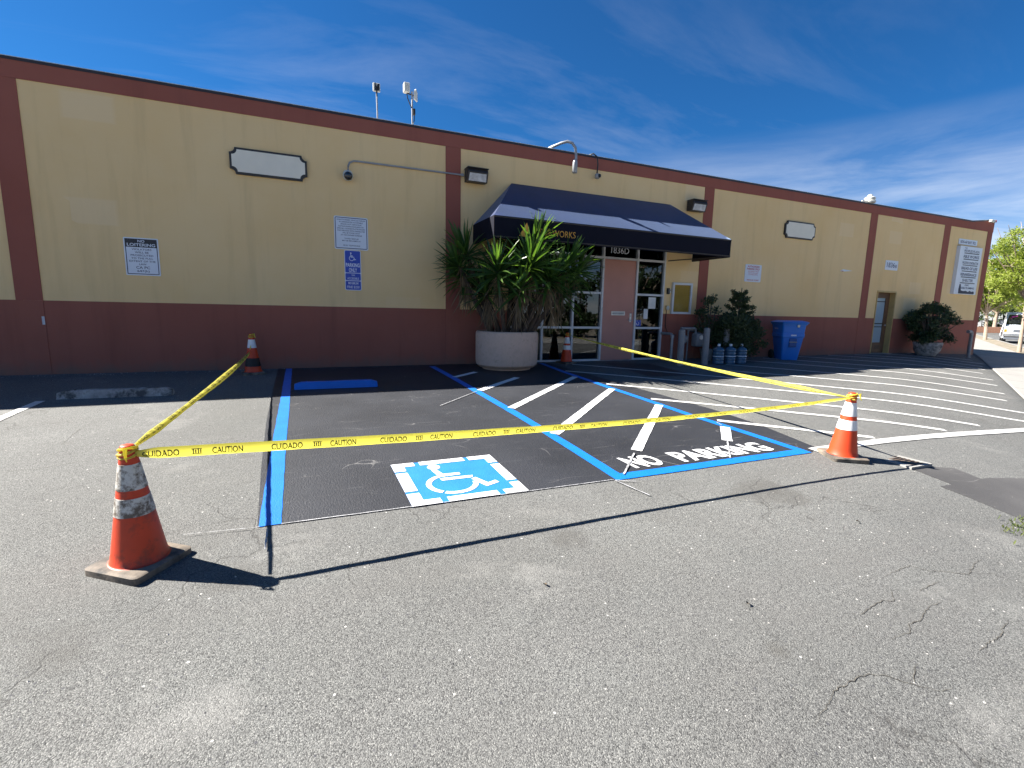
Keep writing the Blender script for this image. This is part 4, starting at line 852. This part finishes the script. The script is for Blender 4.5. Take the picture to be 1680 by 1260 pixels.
c3 = cone('small-looking orange cone with a black band beside the brown wall', -.868, -.55, R(8), 'sooty', .70)
c4 = cone('clean orange cone in front of the storefront glass', 5.56, -.26, R(15), 'clean', .70)

# ------------------------------------------------------------------ caution tape: ribbons with printed words
def bez(P, n):
    o = []
    for i in range(n + 1):
        t = i / n; q = [Vector(p) for p in P]
        while len(q) > 1: q = [a.lerp(b_, t) for a, b_ in zip(q, q[1:])]
        o.append(q[0])
    return o
def tape(label, path, tilt, width=.072, flip=False, curl=.010, phase=.06, letters=True, wfun=None):
    n = len(path); L = [0.0]
    for a, b_ in zip(path, path[1:]): L.append(L[-1] + (b_ - a).length)
    tot = L[-1]; base = path[0]
    o = thing('caution_tape', label, 'caution tape', tuple(base), 0, 'yellow caution tape strung between the cones')
    def frame(s_):
        s_ = min(max(s_, 0), tot - 1e-5); i = 0
        while L[i + 1] < s_: i += 1
        t = (s_ - L[i]) / (L[i + 1] - L[i]); p = path[i].lerp(path[i + 1], t)
        T = (path[min(i + 2, n - 1)] - path[max(i - 1, 0)]).normalized(); side = T.cross(Vector((0, 0, 1))).normalized()    # away to the right of the run
        up = side.cross(T).normalized(); a = tilt(s_ / tot)
        return p, math.cos(a) * up + math.sin(a) * side, math.cos(a) * side - math.sin(a) * up
    def at(s_, w, lift=0.0):
        p, up, nr = frame(s_); ww = width * (wfun(s_ / tot) if wfun else 1.0)
        rip = .0028 * math.sin(s_ * 9) * math.sin(s_ * 5.3) + .0010 * math.sin(s_ * 47 + w * 5) * abs(math.sin(s_ * 2.1))
        return p + up * (w * ww) + nr * (curl * (1 - 4 * w * w) * (1 if not flip else -1) + rip + lift) - base
    NS = max(60, int(tot / .03)); V = []; F = []
    for i in range(NS + 1):
        for k in range(7): V.append(tuple(at(tot * i / NS, k / 6 - .5)))
    for i in range(NS):
        for k in range(6): F.append((i * 7 + k, (i + 1) * 7 + k, (i + 1) * 7 + k + 1, i * 7 + k + 1))
    rb = raw('ribbon', V, F, M['tape'], o, True)
    if letters:
        V, F = [], []
        def word(t, s0, w, h, bold=.02, zc=-.04):
            v, f = text2d(t, bold); k0 = len(V)
            for a, c in v:
                ss = s0 + w * a
                for sd in (1,): V.append(tuple(at(ss if not flip else tot - ss, (zc + (c - .5) * h) if True else 0, .0014 * (1 if not flip else -1))))
            F.extend(tuple(i + k0 for i in q) for q in f)
        s0 = phase
        while s0 + .62 < tot:
            word('CUIDADO', s0, .172, .60); word('CAUTION', s0 + .33, .155, .60)
            for k in range(4): word('l', s0 + .235 + .012 * k, .006, .34 if k % 2 else .5)
            word('-', s0 + .23, .05, .06, zc=.2); word('-', s0 + .23, .05, .06, zc=-.26)
            s0 += .635
        raw('lettering', V, F, M['ink'], o)
        V2 = [tuple(Vector(p)) for p in V]
    return o
def lerp(a, b_, t): return a + (b_ - a) * t
p1 = Vector((-.895, -6.865, .352)); p2 = Vector((5.19, -6.885, .352))
path = bez([p1, Vector((.9, -6.87, .305)), Vector((2.9, -6.875, .245)), p2], 60)
tape('front caution tape stretched from the left foreground cone to the right cone', path, lambda t: R(3 + 20 * t), .064, phase=.045, curl=.008, wfun=lambda t: min(1, .45 + t * 30) * (1 - .38 * S(.12, .75, t)) * min(1, .5 + (1 - t) * 9))
q1 = Vector((-.905, -6.79, .375)); q2 = Vector((-.90, -.60, .37))
path = bez([q1, Vector((-.875, -4.7, .36)), Vector((-.87, -2.4, .33)), q2], 60)
tape('left caution tape running from the foreground cone back to the wall cone', path, lambda t: R(-60 - 12 * math.sin(t * 7)), .066, phase=.05, curl=.014, wfun=lambda t: min(1, .35 + t * 12) * (.80 - .15 * math.sin(t * 9)) * min(1, .3 + (1 - t) * 8))
b = MB(); b.tube([(-.90, -.60, .365), (-.885, -.625, .45), (-.862, -.60, .55), (-.85, -.585, .62)], [.012, .010, .008, .006], 6); kt = b.build('tape_tail', M['tape'], bpy.data.objects['caution_tape.001']); kt.location = -bpy.data.objects['caution_tape.001'].location
r1 = Vector((5.215, -6.81, .345)); r2 = Vector((5.55, -.30, .655))
path = bez([r1, Vector((5.32, -4.7, .39)), Vector((5.44, -2.4, .50)), r2], 60)
tape('right caution tape running from the right cone back to the storefront cone', path, lambda t: R(18 + 14 * math.sin(t * 9)), .064, flip=True, phase=.08, curl=.012, wfun=lambda t: min(1, .3 + t * 9) * (.66 + .15 * math.sin(t * 11)) * min(1, .25 + (1 - t) * 2.4))

# ------------------------------------------------------------------ planters
pt = thing('planter', 'big round pinkish aggregate concrete planter by the entrance', 'planter', (3.84, -.765, gh(3.84, -.77)))
b = MB(); b.lathe([(.50, .0), (.51, .03), (.575, .045), (.632, .10), (.645, .18), (.648, .70), (.640, .755), (.62, .775), (.575, .775), (.56, .74), (.555, .62)], 56, cap=False)
b.build('bowl', M['concrete'], pt, 35)
b = MB(); b.lathe([(.005, .655), (.3, .66), (.556, .64)], 32, cap=False); b.build('soil', M['soil'], pt)
pt2 = thing('planter', 'smaller round stone bowl planter near the right end of the wall', 'planter', (19.25, -.62, gh(19.25, -.62)))
b = MB(); b.lathe([(.24, 0), (.27, .03), (.36, .20), (.40, .42), (.39, .46), (.35, .46), (.34, .40)], 36, cap=False); b.build('bowl', M['stop'], pt2, 35)
b = MB(); b.lathe([(.005, .41), (.345, .40)], 24, cap=False); b.build('soil', M['soil'], pt2)

# ------------------------------------------------------------------ yucca
def blade(L, w, droop, fold, n=6):
    V, F = [], []
    for i in range(n + 1):
        t = i / n; ww = w * (0.55 + 1.3 * t if t < .35 else (1 - ((t - .35) / .65) ** 2.2)) * .98
        x = L * t * (1 - .10 * abs(droop) * t); z = -droop * L * t * t
        V += [(x, -ww / 2, z + fold * ww), (x, 0, z), (x, ww / 2, z + fold * ww)]
    for i in range(n):
        k = i * 3; F += [(k, k + 3, k + 4, k + 1), (k + 1, k + 4, k + 5, k + 2)]
    return V, F
yc = thing('yucca_plant', 'large bushy yucca with sword leaves in the big concrete planter', 'yucca plant', (3.84, -.765, .66))
LV_ = []
for L, w, d, fo in ((.62, .058, .02, .32), (.68, .062, .07, .28), (.70, .064, .14, .25), (.58, .056, .01, .36), (.66, .062, .04, .28), (.68, .062, .22, .22)):
    V, F = blade(L, w, d, fo); me = bpy.data.meshes.new('leaf'); me.from_pydata(V, [], F); me.materials.append(M['yucca'])
    me.polygons.foreach_set('use_smooth', [True] * len(me.polygons)); LV_.append((V, F, me))
ROS = [(3.02, -.55, 2.28, 1.0, 62), (2.92, -.55, 1.80, .95, 50), (3.40, -1.30, 1.90, 1.0, 64), (3.28, -1.0, 1.50, .88, 50), (4.00, -1.48, 2.03, 1.08, 74), (4.22, -1.18, 2.47, 1.0, 64),
       (4.45, -1.42, 1.80, 1.0, 66), (4.90, -1.22, 2.08, 1.0, 62), (4.92, -1.12, 1.55, .95, 54), (3.98, -.65, 2.36, .95, 56), (3.80, -1.45, 1.58, .95, 54), (5.30, -1.02, 2.02, .92, 46), (2.80, -.75, 2.02, .85, 40), (4.75, -.55, 1.85, .9, 44), (3.45, -.45, 1.65, .9, 40)]
rg = random.Random(21); allv = []
DV, DF = [], []
for ri, (x, y, z, sc_, n) in enumerate(ROS):
    axis = (Vector((x - 3.84, y + .765, 0)) * .55 + Vector((0, 0, 1))).normalized()
    aq = axis.to_track_quat('Z', 'Y')
    n = int(n * .98)
    for k in range(n):
        t = k / n; el = R(lerp(86, -22, t ** .9) + rg.uniform(-9, 9)); az = k * 2.39996 + rg.uniform(-.2, .2)
        q = aq @ Quaternion((0, 0, 1), az) @ Quaternion((0, 1, 0), -el) @ Quaternion((1, 0, 0), rg.uniform(-.5, .5))
        l_ = rg.choice((0, 3, 4)) if t < .4 else rg.choice((1, 2, 4, 5))
        s_ = sc_ * rg.uniform(.82, 1.12)
        base = Vector((x, y, z)) + axis * (.05 - .14 * t) + (aq @ Quaternion((0, 0, 1), az)) @ Vector((.025, 0, 0))
        tip = base + q @ Vector((.6 * s_, 0, 0))
        if tip.y > -.06: continue
        allv.append((base.y - z * .25 - .3 * (1 - t), l_, base - yc.location, q, s_))
    for k in range(int(n * .8)):                                  # skirt of dead leaves
        el = R(rg.uniform(-88, -50)); az = rg.uniform(0, 6.283)
        q = Quaternion((0, 0, 1), az) @ Quaternion((0, 1, 0), -el) @ Quaternion((1, 0, 0), rg.uniform(-1, 1))
        V, F, me = LV_[rg.choice((0, 1, 4))]; k0 = len(DV); base = Vector((x, y, z)) - axis * rg.uniform(.06, .40) + q @ Vector((.02, 0, 0)) - yc.location; s_ = rg.uniform(.55, .95) * sc_
        DV += [tuple(base + q @ Vector((p[0] * s_, p[1] * s_ * .42, p[2] * s_))) for p in V]; DF += [tuple(i + k0 for i in f) for f in F]
allv.sort(key=lambda a: a[0])
BV, BF = [], []
for i, (_, l_, base, q, s_) in enumerate(allv):
    V, F, me = LV_[l_]
    if i < 298:
        o = bpy.data.objects.new('leaf', me); C.objects.link(o); o.parent = yc
        o.matrix_local = Matrix.LocRotScale(base, q, Vector((s_, s_, s_)))
    else:
        k0 = len(BV); BV += [tuple(base + q @ (Vector(p) * s_)) for p in V]; BF += [tuple(j + k0 for j in f) for f in F]
o = raw('foliage', BV, BF, M['yucca'], yc, True); o['kind'] = 'stuff'
o = raw('dry_foliage', DV, DF, M['yuccadead'], yc, True); o['kind'] = 'stuff'
for ri, (x, y, z, sc_, n) in enumerate(ROS):
    bx, by = 3.84 + (x - 3.84) * .30, -.765 + (y + .765) * .45
    b = MB(); P = [Vector(p) - yc.location for p in ((bx, by, .62), (lerp(bx, x, .35), lerp(by, y, .3), lerp(.62, z, .4)), (lerp(bx, x, .75), lerp(by, y, .7), lerp(.62, z, .75)), (x, y, z + .02))]
    b.tube(bez(P, 8), [.048 - .0015 * k for k in range(9)], 8); b.build('trunk', M['yuccabark'], yc, 60)

# ------------------------------------------------------------------ shrubs and trees
def leafcloud(pts, size, rg, aspect=.55, up=.3):
    """small leaf blades at the given points"""
    V, F = [], []
    for p in pts:
        d = Vector((rg.gauss(0, 1), rg.gauss(0, 1), rg.gauss(up, .8))).normalized(); a = d.cross(Vector((rg.gauss(0, 1), rg.gauss(0, 1), rg.gauss(0, 1)))).normalized()
        L = size * rg.uniform(.65, 1.35); w = L * aspect / 2; m = p + d * L * .5; k = len(V); nn = d.cross(a) * L * .08
        V += [tuple(p), tuple(m + a * w + nn), tuple(p + d * L), tuple(m - a * w + nn)]; F.append((k, k + 1, k + 2, k + 3))
    return V, F
def clumps(rg, centres, n):
    P = []
    for c, r in centres:
        for _ in range(int(n * r * r)):
            d = Vector((rg.gauss(0, 1), rg.gauss(0, 1), rg.gauss(0, 1))).normalized() * r * (rg.random() ** .45); d.z *= .85
            P.append(Vector(c) + d)
    return P
rg = random.Random(5)
sh = thing('shrub', 'dark bushy shrub with a loose pointed top behind the water jugs', 'shrub', (10.42, -.68, gh(10.42, -.68)))
tips = []
b = MB(); b.tube([(0, 0, 0), (.02, 0, .6), (0, 0, 1.3), (.03, 0, 1.9)], [.05, .04, .025, .008], 8)
for k in range(44):
    z0 = .35 + 1.35 * (k / 44); az = k * 2.4 + rg.uniform(-.4, .4); l_ = lerp(.80, .16, (k / 44) ** 1.1) * rg.uniform(.75, 1.1); P = Vector((.01, 0, z0)); Q = P + Vector((math.cos(az) * l_, math.sin(az) * l_ * .75, rg.uniform(.05, .30)))
    b.tube([P, P.lerp(Q, .5) - Vector((0, 0, .02)), Q], [.012, .009, .004], 5)
    for j in range(6):
        tips.append((P.lerp(Q, .35 + .13 * j), .045 + .015 * rg.random()))
b.build('branches', M['bark'], sh)
cc = tips + [((rg.uniform(-.66, .62), rg.uniform(-.40, .35), rg.uniform(.28, 1.05)), rg.uniform(.16, .27)) for _ in range(72)]
V, F = leafcloud(clumps(rg, tips, 9500) + clumps(rg, cc[len(tips):], 6500), .058, rg, .55)
raw('foliage', V, F, M['shrub'], sh)
jp = thing('potted_plant', 'small jade plant with rounded tufts left of the dark shrub', 'plant', (9.70, -.42, gh(9.7, -.42)))
b = MB(); b.lathe([(.14, 0), (.19, .28), (.20, .30), (.17, .30)], 18, cap=False); b.build('pot', M['stop'], jp, 40)
b = MB(); cs = []
for x, y, z, r in ((-.10, 0, 1.52, .17), (.06, .05, 1.60, .14), (-.22, .0, 1.26, .16), (-.36, .05, 1.20, .13), (.12, -.05, 1.30, .14), (-.1, .05, 1.05, .18), (.1, .0, .85, .2), (-.28, 0, .8, .2)):
    b.tube([(0, 0, .25), (x * .4, y * .4, z * .55), (x, y, z)], [.03, .02, .012], 6); cs.append(((x, y, z), r))
b.build('stem', M['bark'], jp, 60)
V, F = leafcloud(clumps(rg, cs, 5200), .06, rg, .6); raw('foliage', V, F, M['jade'], jp)
jb2 = thing('jade_bush', 'broad dark jade bush growing in the stone bowl planter', 'bush', (19.25, -.62, .38))
b = MB(); cs = []
for k in range(46):
    az = k * 2.4; t = (k + .5) / 46; r = .80 * math.sqrt(t) * rg.uniform(.8, 1.05); z = .52 + .72 * math.cos(r / .86 * 1.35) + rg.uniform(-.12, .1)
    x, y = r * math.cos(az), r * math.sin(az) * .8
    b.tube([(0, 0, 0), (x * .5, y * .5, z * .45), (x, y, z)], [.035, .022, .01], 5); cs.append(((x, y, z), rg.uniform(.11, .16)))
cs += [((rg.uniform(-.62, .62), rg.uniform(-.42, .42), rg.uniform(.10, .8)), .18) for _ in range(40)]
b.build('stem', M['bark'], jb2, 60); V, F = leafcloud(clumps(rg, cs, 4600), .065, rg, .62); raw('foliage', V, F, M['jade'], jb2)

def tree(label, x, y, z, H, rad, seed, nleaf=7000, m='spring', group='trees along the street', lean=(0, 0), trunk_r=.10, clear=.34, leaf=.10):
    rg = random.Random(seed); t = thing('street_tree', label, 'tree', (x, y, z), 0, group); b = MB(); P = []
    fork = Vector((lean[0], lean[1], H * clear)); tp = [Vector((0, 0, -.05)), Vector((lean[0] * .3 + .02, lean[1] * .3, H * clear * .4)), fork]
    b.tube(bez(tp, 6), [trunk_r * (1.15 - .07 * k) for k in range(7)], 10)
    for k in range(15):
        az = k * 2.4 + rg.uniform(-.4, .4); l_ = rad * rg.uniform(.55, 1.0); up = H * rg.uniform(.18, 1 - clear) * (1.0 if k % 3 else .8)
        e = fork + Vector((math.cos(az) * l_, math.sin(az) * l_, min(up, H * (1 - clear)) )); mid = fork.lerp(e, .5) + Vector((rg.uniform(-.2, .2), rg.uniform(-.2, .2), .15))
        lp = bez([fork - Vector((0, 0, rg.uniform(0, .3))), mid, e], 6); b.tube(lp, [trunk_r * .5 * (1 - .13 * j) for j in range(7)], 6)
        for j in range(5):
            s_ = lp[2 + j % 4]; d = Vector((rg.gauss(0, 1), rg.gauss(0, 1), rg.gauss(.2, .7))).normalized() * rad * rg.uniform(.25, .5); b.tube([s_, s_ + d * .5, s_ + d], [trunk_r * .16, trunk_r * .1, trunk_r * .04], 4)
            for q in (.5, .75, 1.0): P.append((s_ + d * q, rad * rg.uniform(.07, .17)))
    b.build('trunk', M['streetbark'], t, 60)
    tot = sum(r * r for _, r in P); V, F = leafcloud(clumps(rg, P, nleaf / tot), leaf, rg, .5); raw('crown', V, F, M[m], t)
    return t
def stp(t, s_): p = S0 + SD * t + SN * s_; return p.x, p.y
x, y = 28.5, .50; tree('slim pale-trunked street tree in spring leaf nearest the building', x, y, gh(x, y) + .02, 5.9, 2.25, 11, 20000, lean=(.1, .1), trunk_r=.068, clear=.40, leaf=.095)
x, y = 44.3, 8.2; tree('farther street tree with thin pale trunk behind the building corner', x, y, gh(x, y) + .02, 7.4, 3.2, 12, 18000, lean=(.1, .2), trunk_r=.10, clear=.27, leaf=.14)
x, y = stp(52, 4.6); tree('tall leafy tree on the corner past the van', x, y, gh(x, y), 8.0, 3.4, 13, 6000, leaf=.2, clear=.3, trunk_r=.2)

# ------------------------------------------------------------------ vehicles
def vehicle(name, label, cat, prof, W, hw, front_s, loc, rz, wheels, windows, group=None, side_panes=(), dark_low=True, grille=True, mat='vanwhite'):
    """prof: side outline (x back from the nose, z); hw(z): half width at height z"""
    t = thing(name, label, cat, loc, rz, group)
    b = MB(); Lf = [b.bm.verts.new((x, hw(z, x), z)) for x, z in prof]; Rt = [b.bm.verts.new((x, -hw(z, x), z)) for x, z in prof]; n = len(prof)
    for k in range(n): b.bm.faces.new((Lf[k], Lf[(k + 1) % n], Rt[(k + 1) % n], Rt[k]))
    fl = b.bm.faces.new(Lf); frt = b.bm.faces.new(Rt[::-1]); bmesh.ops.triangulate(b.bm, faces=[fl, frt])
    bmesh.ops.bevel(b.bm, geom=[e for e in b.bm.edges if len(e.link_faces) == 2 and e.calc_face_angle(0) > .5], offset=.035, segments=2, affect='EDGES')
    b.build('body', M[mat], t, 30)
    for nm, q, m in windows:
        b = MB(); vv = [Vector(p) for p in q]; nrm = (vv[1] - vv[0]).cross(vv[2] - vv[0]).normalized(); b.prism([v + nrm * .006 for v in vv], nrm * -.02); b.build(nm, m, t)
    for pts in side_panes:
        for sgn in (1, -1):
            b = MB(); b.prism([(x, sgn * (hw(z, x) + .006), z) for x, z in pts], (0, -sgn * .02, 0)); b.build('side_window', M['vanglass'], t)
    for wx, r in wheels:
        for sgn in (1, -1):
            o = bpy.data.objects.new('wheel', None); C.objects.link(o); o.parent = t; o.location = (wx, sgn * (W / 2 - .11), r); o.rotation_euler = (R(90), 0, 0)
            b = MB(); b.lathe([(r * .6, -.115), (r * .94, -.115), (r, -.08), (r, .08), (r * .94, .115), (r * .6, .115)], 28); b.build('tyre', M['rubbert'], o, 40)
            b = MB(); b.lathe([(.05, -.125), (r * .3, -.12), (r * .58, -.10), (r * .6, -.118), (r * .6, .118), (r * .58, .10), (r * .3, .12), (.05, .125)], 20); b.build('rim', M['chrome'], o, 40)
    return t
def vhw(z, x): return (1.0 if z < 1.15 else 1.0 - .17 * (z - 1.15) / .95) - (.09 if x < .12 else 0)
vprof = [(.0, .45), (.0, .98), (.10, 1.10), (.85, 1.20), (1.50, 1.96), (1.75, 2.08), (5.2, 2.12), (5.4, 1.95), (5.42, .42), (.3, .34)]
px, py = stp(20.8, 3.52)
def wsh(u, v):          # point on the windscreen
    x = lerp(.90, 1.47, v); z = lerp(1.26, 1.93, v); return (x, u * (vhw(z, x) - .09), z)
vwin = [('windshield', [wsh(-1, 0), wsh(1, 0), wsh(1, 1), wsh(-1, 1)], M['vanglass']),
        ('grille', [(-.003, -.50, .74), (-.003, .50, .74), (-.003, .50, .98), (-.003, -.50, .98)][::-1], M['bumper'])]
vhi = dict(side_panes=[[(1.55, 1.30), (2.35, 1.30), (2.35, 1.88), (1.78, 1.88)], [(2.50, 1.30), (3.60, 1.30), (3.60, 1.88), (2.50, 1.88)], [(3.75, 1.30), (5.05, 1.30), (5.05, 1.88), (3.75, 1.88)]])
van = vehicle('parked_van', 'white passenger van parked facing the camera beyond the building corner', 'van', vprof, 2.0, vhw, 0, (px, py, gh(px, py) - .13), math.atan2(SD.y, SD.x) - R(4), ((.95, .36), (4.3, .36)), vwin, **vhi)
def vadd(root, name, m, *boxes, bev=.01):
    b = MB()
    for q in boxes: b.box(*q, bev=bev)
    return b.build(name, m, root)
vadd(van, 'bumper', M['chrome'], (-.10, .06, -.98, .98, .46, .66), bev=.03); vadd(van, 'air_dam', M['bumper'], (-.05, .15, -.93, .93, .26, .452), bev=.02)
for sgn in (1, -1):
    vadd(van, 'headlight', M['lens'], (-.02, .05, min(sgn * .53, sgn * .80), max(sgn * .53, sgn * .80), .76, .97))
    vadd(van, 'turn_signal', M['amberlens'], (-.015, .16, min(sgn * .805, sgn * .935), max(sgn * .805, sgn * .935), .76, .97))
    vadd(van, 'side_mirror', M['bumper'], (1.35, 1.50, min(sgn * 1.0, sgn * 1.22), max(sgn * 1.0, sgn * 1.22), 1.25, 1.55), bev=.03)
vadd(van, 'grille_bar', M['chrome'], (-.018, -.004, -.48, .48, .84, .87)); vadd(van, 'license_plate', M['signwhite'], (-.115, -.102, -.15, .15, .50, .62))
V = [wsh(u, v) for u, v in ((.9, .62), (.45, .80), (.5, .9), (.85, .84), (.78, .70))]
raw('window_writing', [(x - .012, y_, z + .012) for x, y_, z in V], [tuple(range(5))], M['pink'], van)
# street traffic seen only as reflections in the storefront glass: a pickup on the near side of the street
def phw(z, x): return .95 if z < 1.05 else .95 - .17 * (z - 1.05) / .75
pprof = [(.0, .45), (.0, .92), (.12, 1.02), (1.35, 1.10), (1.95, 1.74), (2.2, 1.80), (3.2, 1.80), (3.5, 1.12), (5.55, 1.10), (5.6, .50), (.3, .40)]
def psh(u, v): x = lerp(1.42, 1.90, v); z = lerp(1.17, 1.70, v); return (x, u * (phw(z, x) - .08), z)
px, py = stp(-5.2, 4.3)
pk = vehicle('pickup_truck', 'white pickup truck on the street, reflected in the storefront glass', 'pickup truck', pprof, 1.9, phw, 0, (px, py, gh(px, py) - .13), math.atan2(SD.y, SD.x) + math.pi * 0, ((.95, .38), (4.35, .38)),
             [('windshield', [psh(-1, 0), psh(1, 0), psh(1, 1), psh(-1, 1)], M['vanglass'])], side_panes=[[(1.75, 1.15), (2.4, 1.15), (2.4, 1.68), (2.1, 1.68)], [(2.5, 1.15), (3.3, 1.15), (3.1, 1.68), (2.5, 1.68)]])
vadd(pk, 'bumper', M['chrome'], (-.08, .06, -.93, .93, .42, .60), bev=.03); vadd(pk, 'tarp', M['green'], (3.7, 5.3, -.7, .7, 1.12, 1.30), bev=.08)

# ------------------------------------------------------------------ background beyond the street
def hedge(label, t, s_, L, H, seed, dz=0.03, turn=0.0):
    rg = random.Random(seed); x, y = stp(t, s_); o = thing('hedge', label, 'hedge', (x, y, gh(x, y) + dz), math.atan2(SD.y, SD.x) + turn)
    cs = [((rg.uniform(-L / 2, L / 2), rg.uniform(-.7, .7), rg.uniform(.15, H - .3)), rg.uniform(.35, .7)) for _ in range(int(L * H * 1.6))]
    V, F = leafcloud(clumps(rg, cs, 420), .26, rg, .6); raw('foliage', V, F, M['hedge'], o); b = MB()
    for k in range(int(L)): xx = -L / 2 + k + .5; b.tube([(xx, 0, -.1), (xx + .1, 0, H * .6)], [.06, .03], 6)
    b.build('stems', M['bark'], o); return o
hedge('dark hedge closing the end of the street behind the parked van', 66, 5, 40, 3.6, 31, turn=R(90))
hedge('tall dark hedge across the street, opposite the storefront', -6, 17, 60, 5.2, 33)
x, y = stp(50, .2); bw = thing('brick_wall', 'low brown brick wall beside the sidewalk beyond the building', 'wall', (x, y, gh(x, y)), math.atan2(SD.y, SD.x) - R(80))
bk = None
for r_ in range(7):
    for k in range(14):
        xx = k * .42 + (.21 if r_ % 2 else 0)
        if bk is None: b = MB(); b.box(0, .40, 0, .2, 0, .085, bev=.008); bk = b.build('brick', M['brick'], bw); o = bk
        else: o = bk.copy(); C.objects.link(o)
        o.location = (xx, 0, r_ * .095 + .0)
b = MB(); b.box(.01, 6.08, .02, .18, -.1, .66); b.build('mortar', M['walk'], bw)
def house(label, t, s_, L, Dp, H, rz=0):
    x, y = stp(t, s_); o = thing('house', label, 'house', (x, y, gh(x, y)), math.atan2(SD.y, SD.x) + rz)
    b = MB(); b.box(-L / 2, L / 2, -Dp / 2, Dp / 2, -.2, H); b.build('wall', M['house'], o)
    b = MB(); b.prism([(-L / 2 - .4, -Dp / 2 - .4, H + .001), (-L / 2 - .4, Dp / 2 + .4, H + .001), (-L / 2 - .4, 0, H + Dp * .28)], (L + .8, 0, 0)); b.build('roof', M['houseroof'], o)
    for k in range(3):
        xx = -L / 2 + L * (k + .5) / 3
        for sgn in (1, -1):
            b = MB(); b.box(xx - .6, xx + .6, sgn * (Dp / 2 + .001) - .03, sgn * (Dp / 2 + .001) + .03, 1.0, 2.2); f_ = b.build('window', M['alum'], o); b = MB(); b.box(xx - .52, xx + .52, sgn * (Dp / 2 + .02) - .03, sgn * (Dp / 2 + .02) + .03, 1.08, 2.12); b.build('pane', M['vanglass'], f_)
    b = MB(); b.box(L / 2 - .02, L / 2 + .03, -.5, .5, 0, 2.05); b.build('door', M['wood'], o)
    return o
house('grey house with dark gable roof beyond the end of the street', 84, 8, 16, 10, 3.6, R(90))
for i, (t_, s_, H, r_, lb) in enumerate(((72, 9, 9, 4.2, 'leafy tree rising behind the white van'), (70, -1, 8, 3.8, 'leafy tree above the dark hedge at the end of the street'), (-10, 16.5, 7.5, 3.2, 'leafy tree opposite the storefront'), (-24, 18, 9, 4.2, 'broad dark tree opposite the storefront'), (4, 17.5, 8, 3.6, 'dark tree opposite the right end of the building'))):
    x, y = stp(t_, s_); tree(lb, x, y, gh(x, y), H, r_, 40 + i, 3600, 'spring' if i in (0, 1) else 'hedge', 'trees across the street', leaf=.34, trunk_r=.2, clear=.26)

# ------------------------------------------------------------------ small things on the paving
rg = random.Random(77); V, F = [], []
wx, wy = 5.22, -8.30
for k in range(150):
    p = Vector((wx + rg.gauss(0, .20), wy + rg.gauss(0, .06), 0)); 
    if s_of(p.x, p.y) < -1.05: continue
    p.z = gh(p.x, p.y); v, f = leafcloud([p], .035, rg, .3, 1.2); k0 = len(V); V += v; F += [tuple(i + k0 for i in q) for q in f]
tag(raw('weeds', V, F, M['weed']), 'low weeds growing at the broken edge of the paving', 'weeds', kind='stuff')
for x, y, sz, rz, lb in ((2.14, -8.31, .022, .4, 'dark curled leaf lying on bare grey paving in the right foreground'), (1.18, -7.80, .018, 1.5, 'dark leaf lying on grey paving below the wheelchair symbol'), (3.78, -7.87, .02, -.3, 'small brown leaf on grey paving below the no parking lettering')):
    b = MB(); V, F = blade(sz * 2, sz, .3, .35, 5); b.mesh([(p[0], p[1], p[2] + .014 + sz * .1) for p in V], F); o = b.build('fallen_leaf', M['litter']); o.location = (x, y, gh(x, y)); o.rotation_euler = (.1, .15, rz); tag(o, lb, 'leaf', 'leaves on the paving')
V, F = [], []
for k in range(900):                              # loose grit and chips
    near = rg.random() < .6; x, y = (rg.uniform(-3, 6), rg.uniform(-9.6, -6.7)) if near else (rg.uniform(-8, 4), rg.uniform(-.25, -.02))
    r_ = rg.uniform(.0025, .007) * (1 if near else 1.8); z = gh(x, y); k0 = len(V)
    V += [(x + r_, y, z), (x, y + r_, z), (x - r_, y, z), (x, y - r_, z), (x + rg.uniform(-.3, .3) * r_, y, z + r_ * .8)]; F += [(k0, k0 + 1, k0 + 4), (k0 + 1, k0 + 2, k0 + 4), (k0 + 2, k0 + 3, k0 + 4), (k0 + 3, k0, k0 + 4)]
tag(raw('grit', V, F, M['stop']), 'loose grit and chips scattered on the paving', 'grit', kind='stuff')
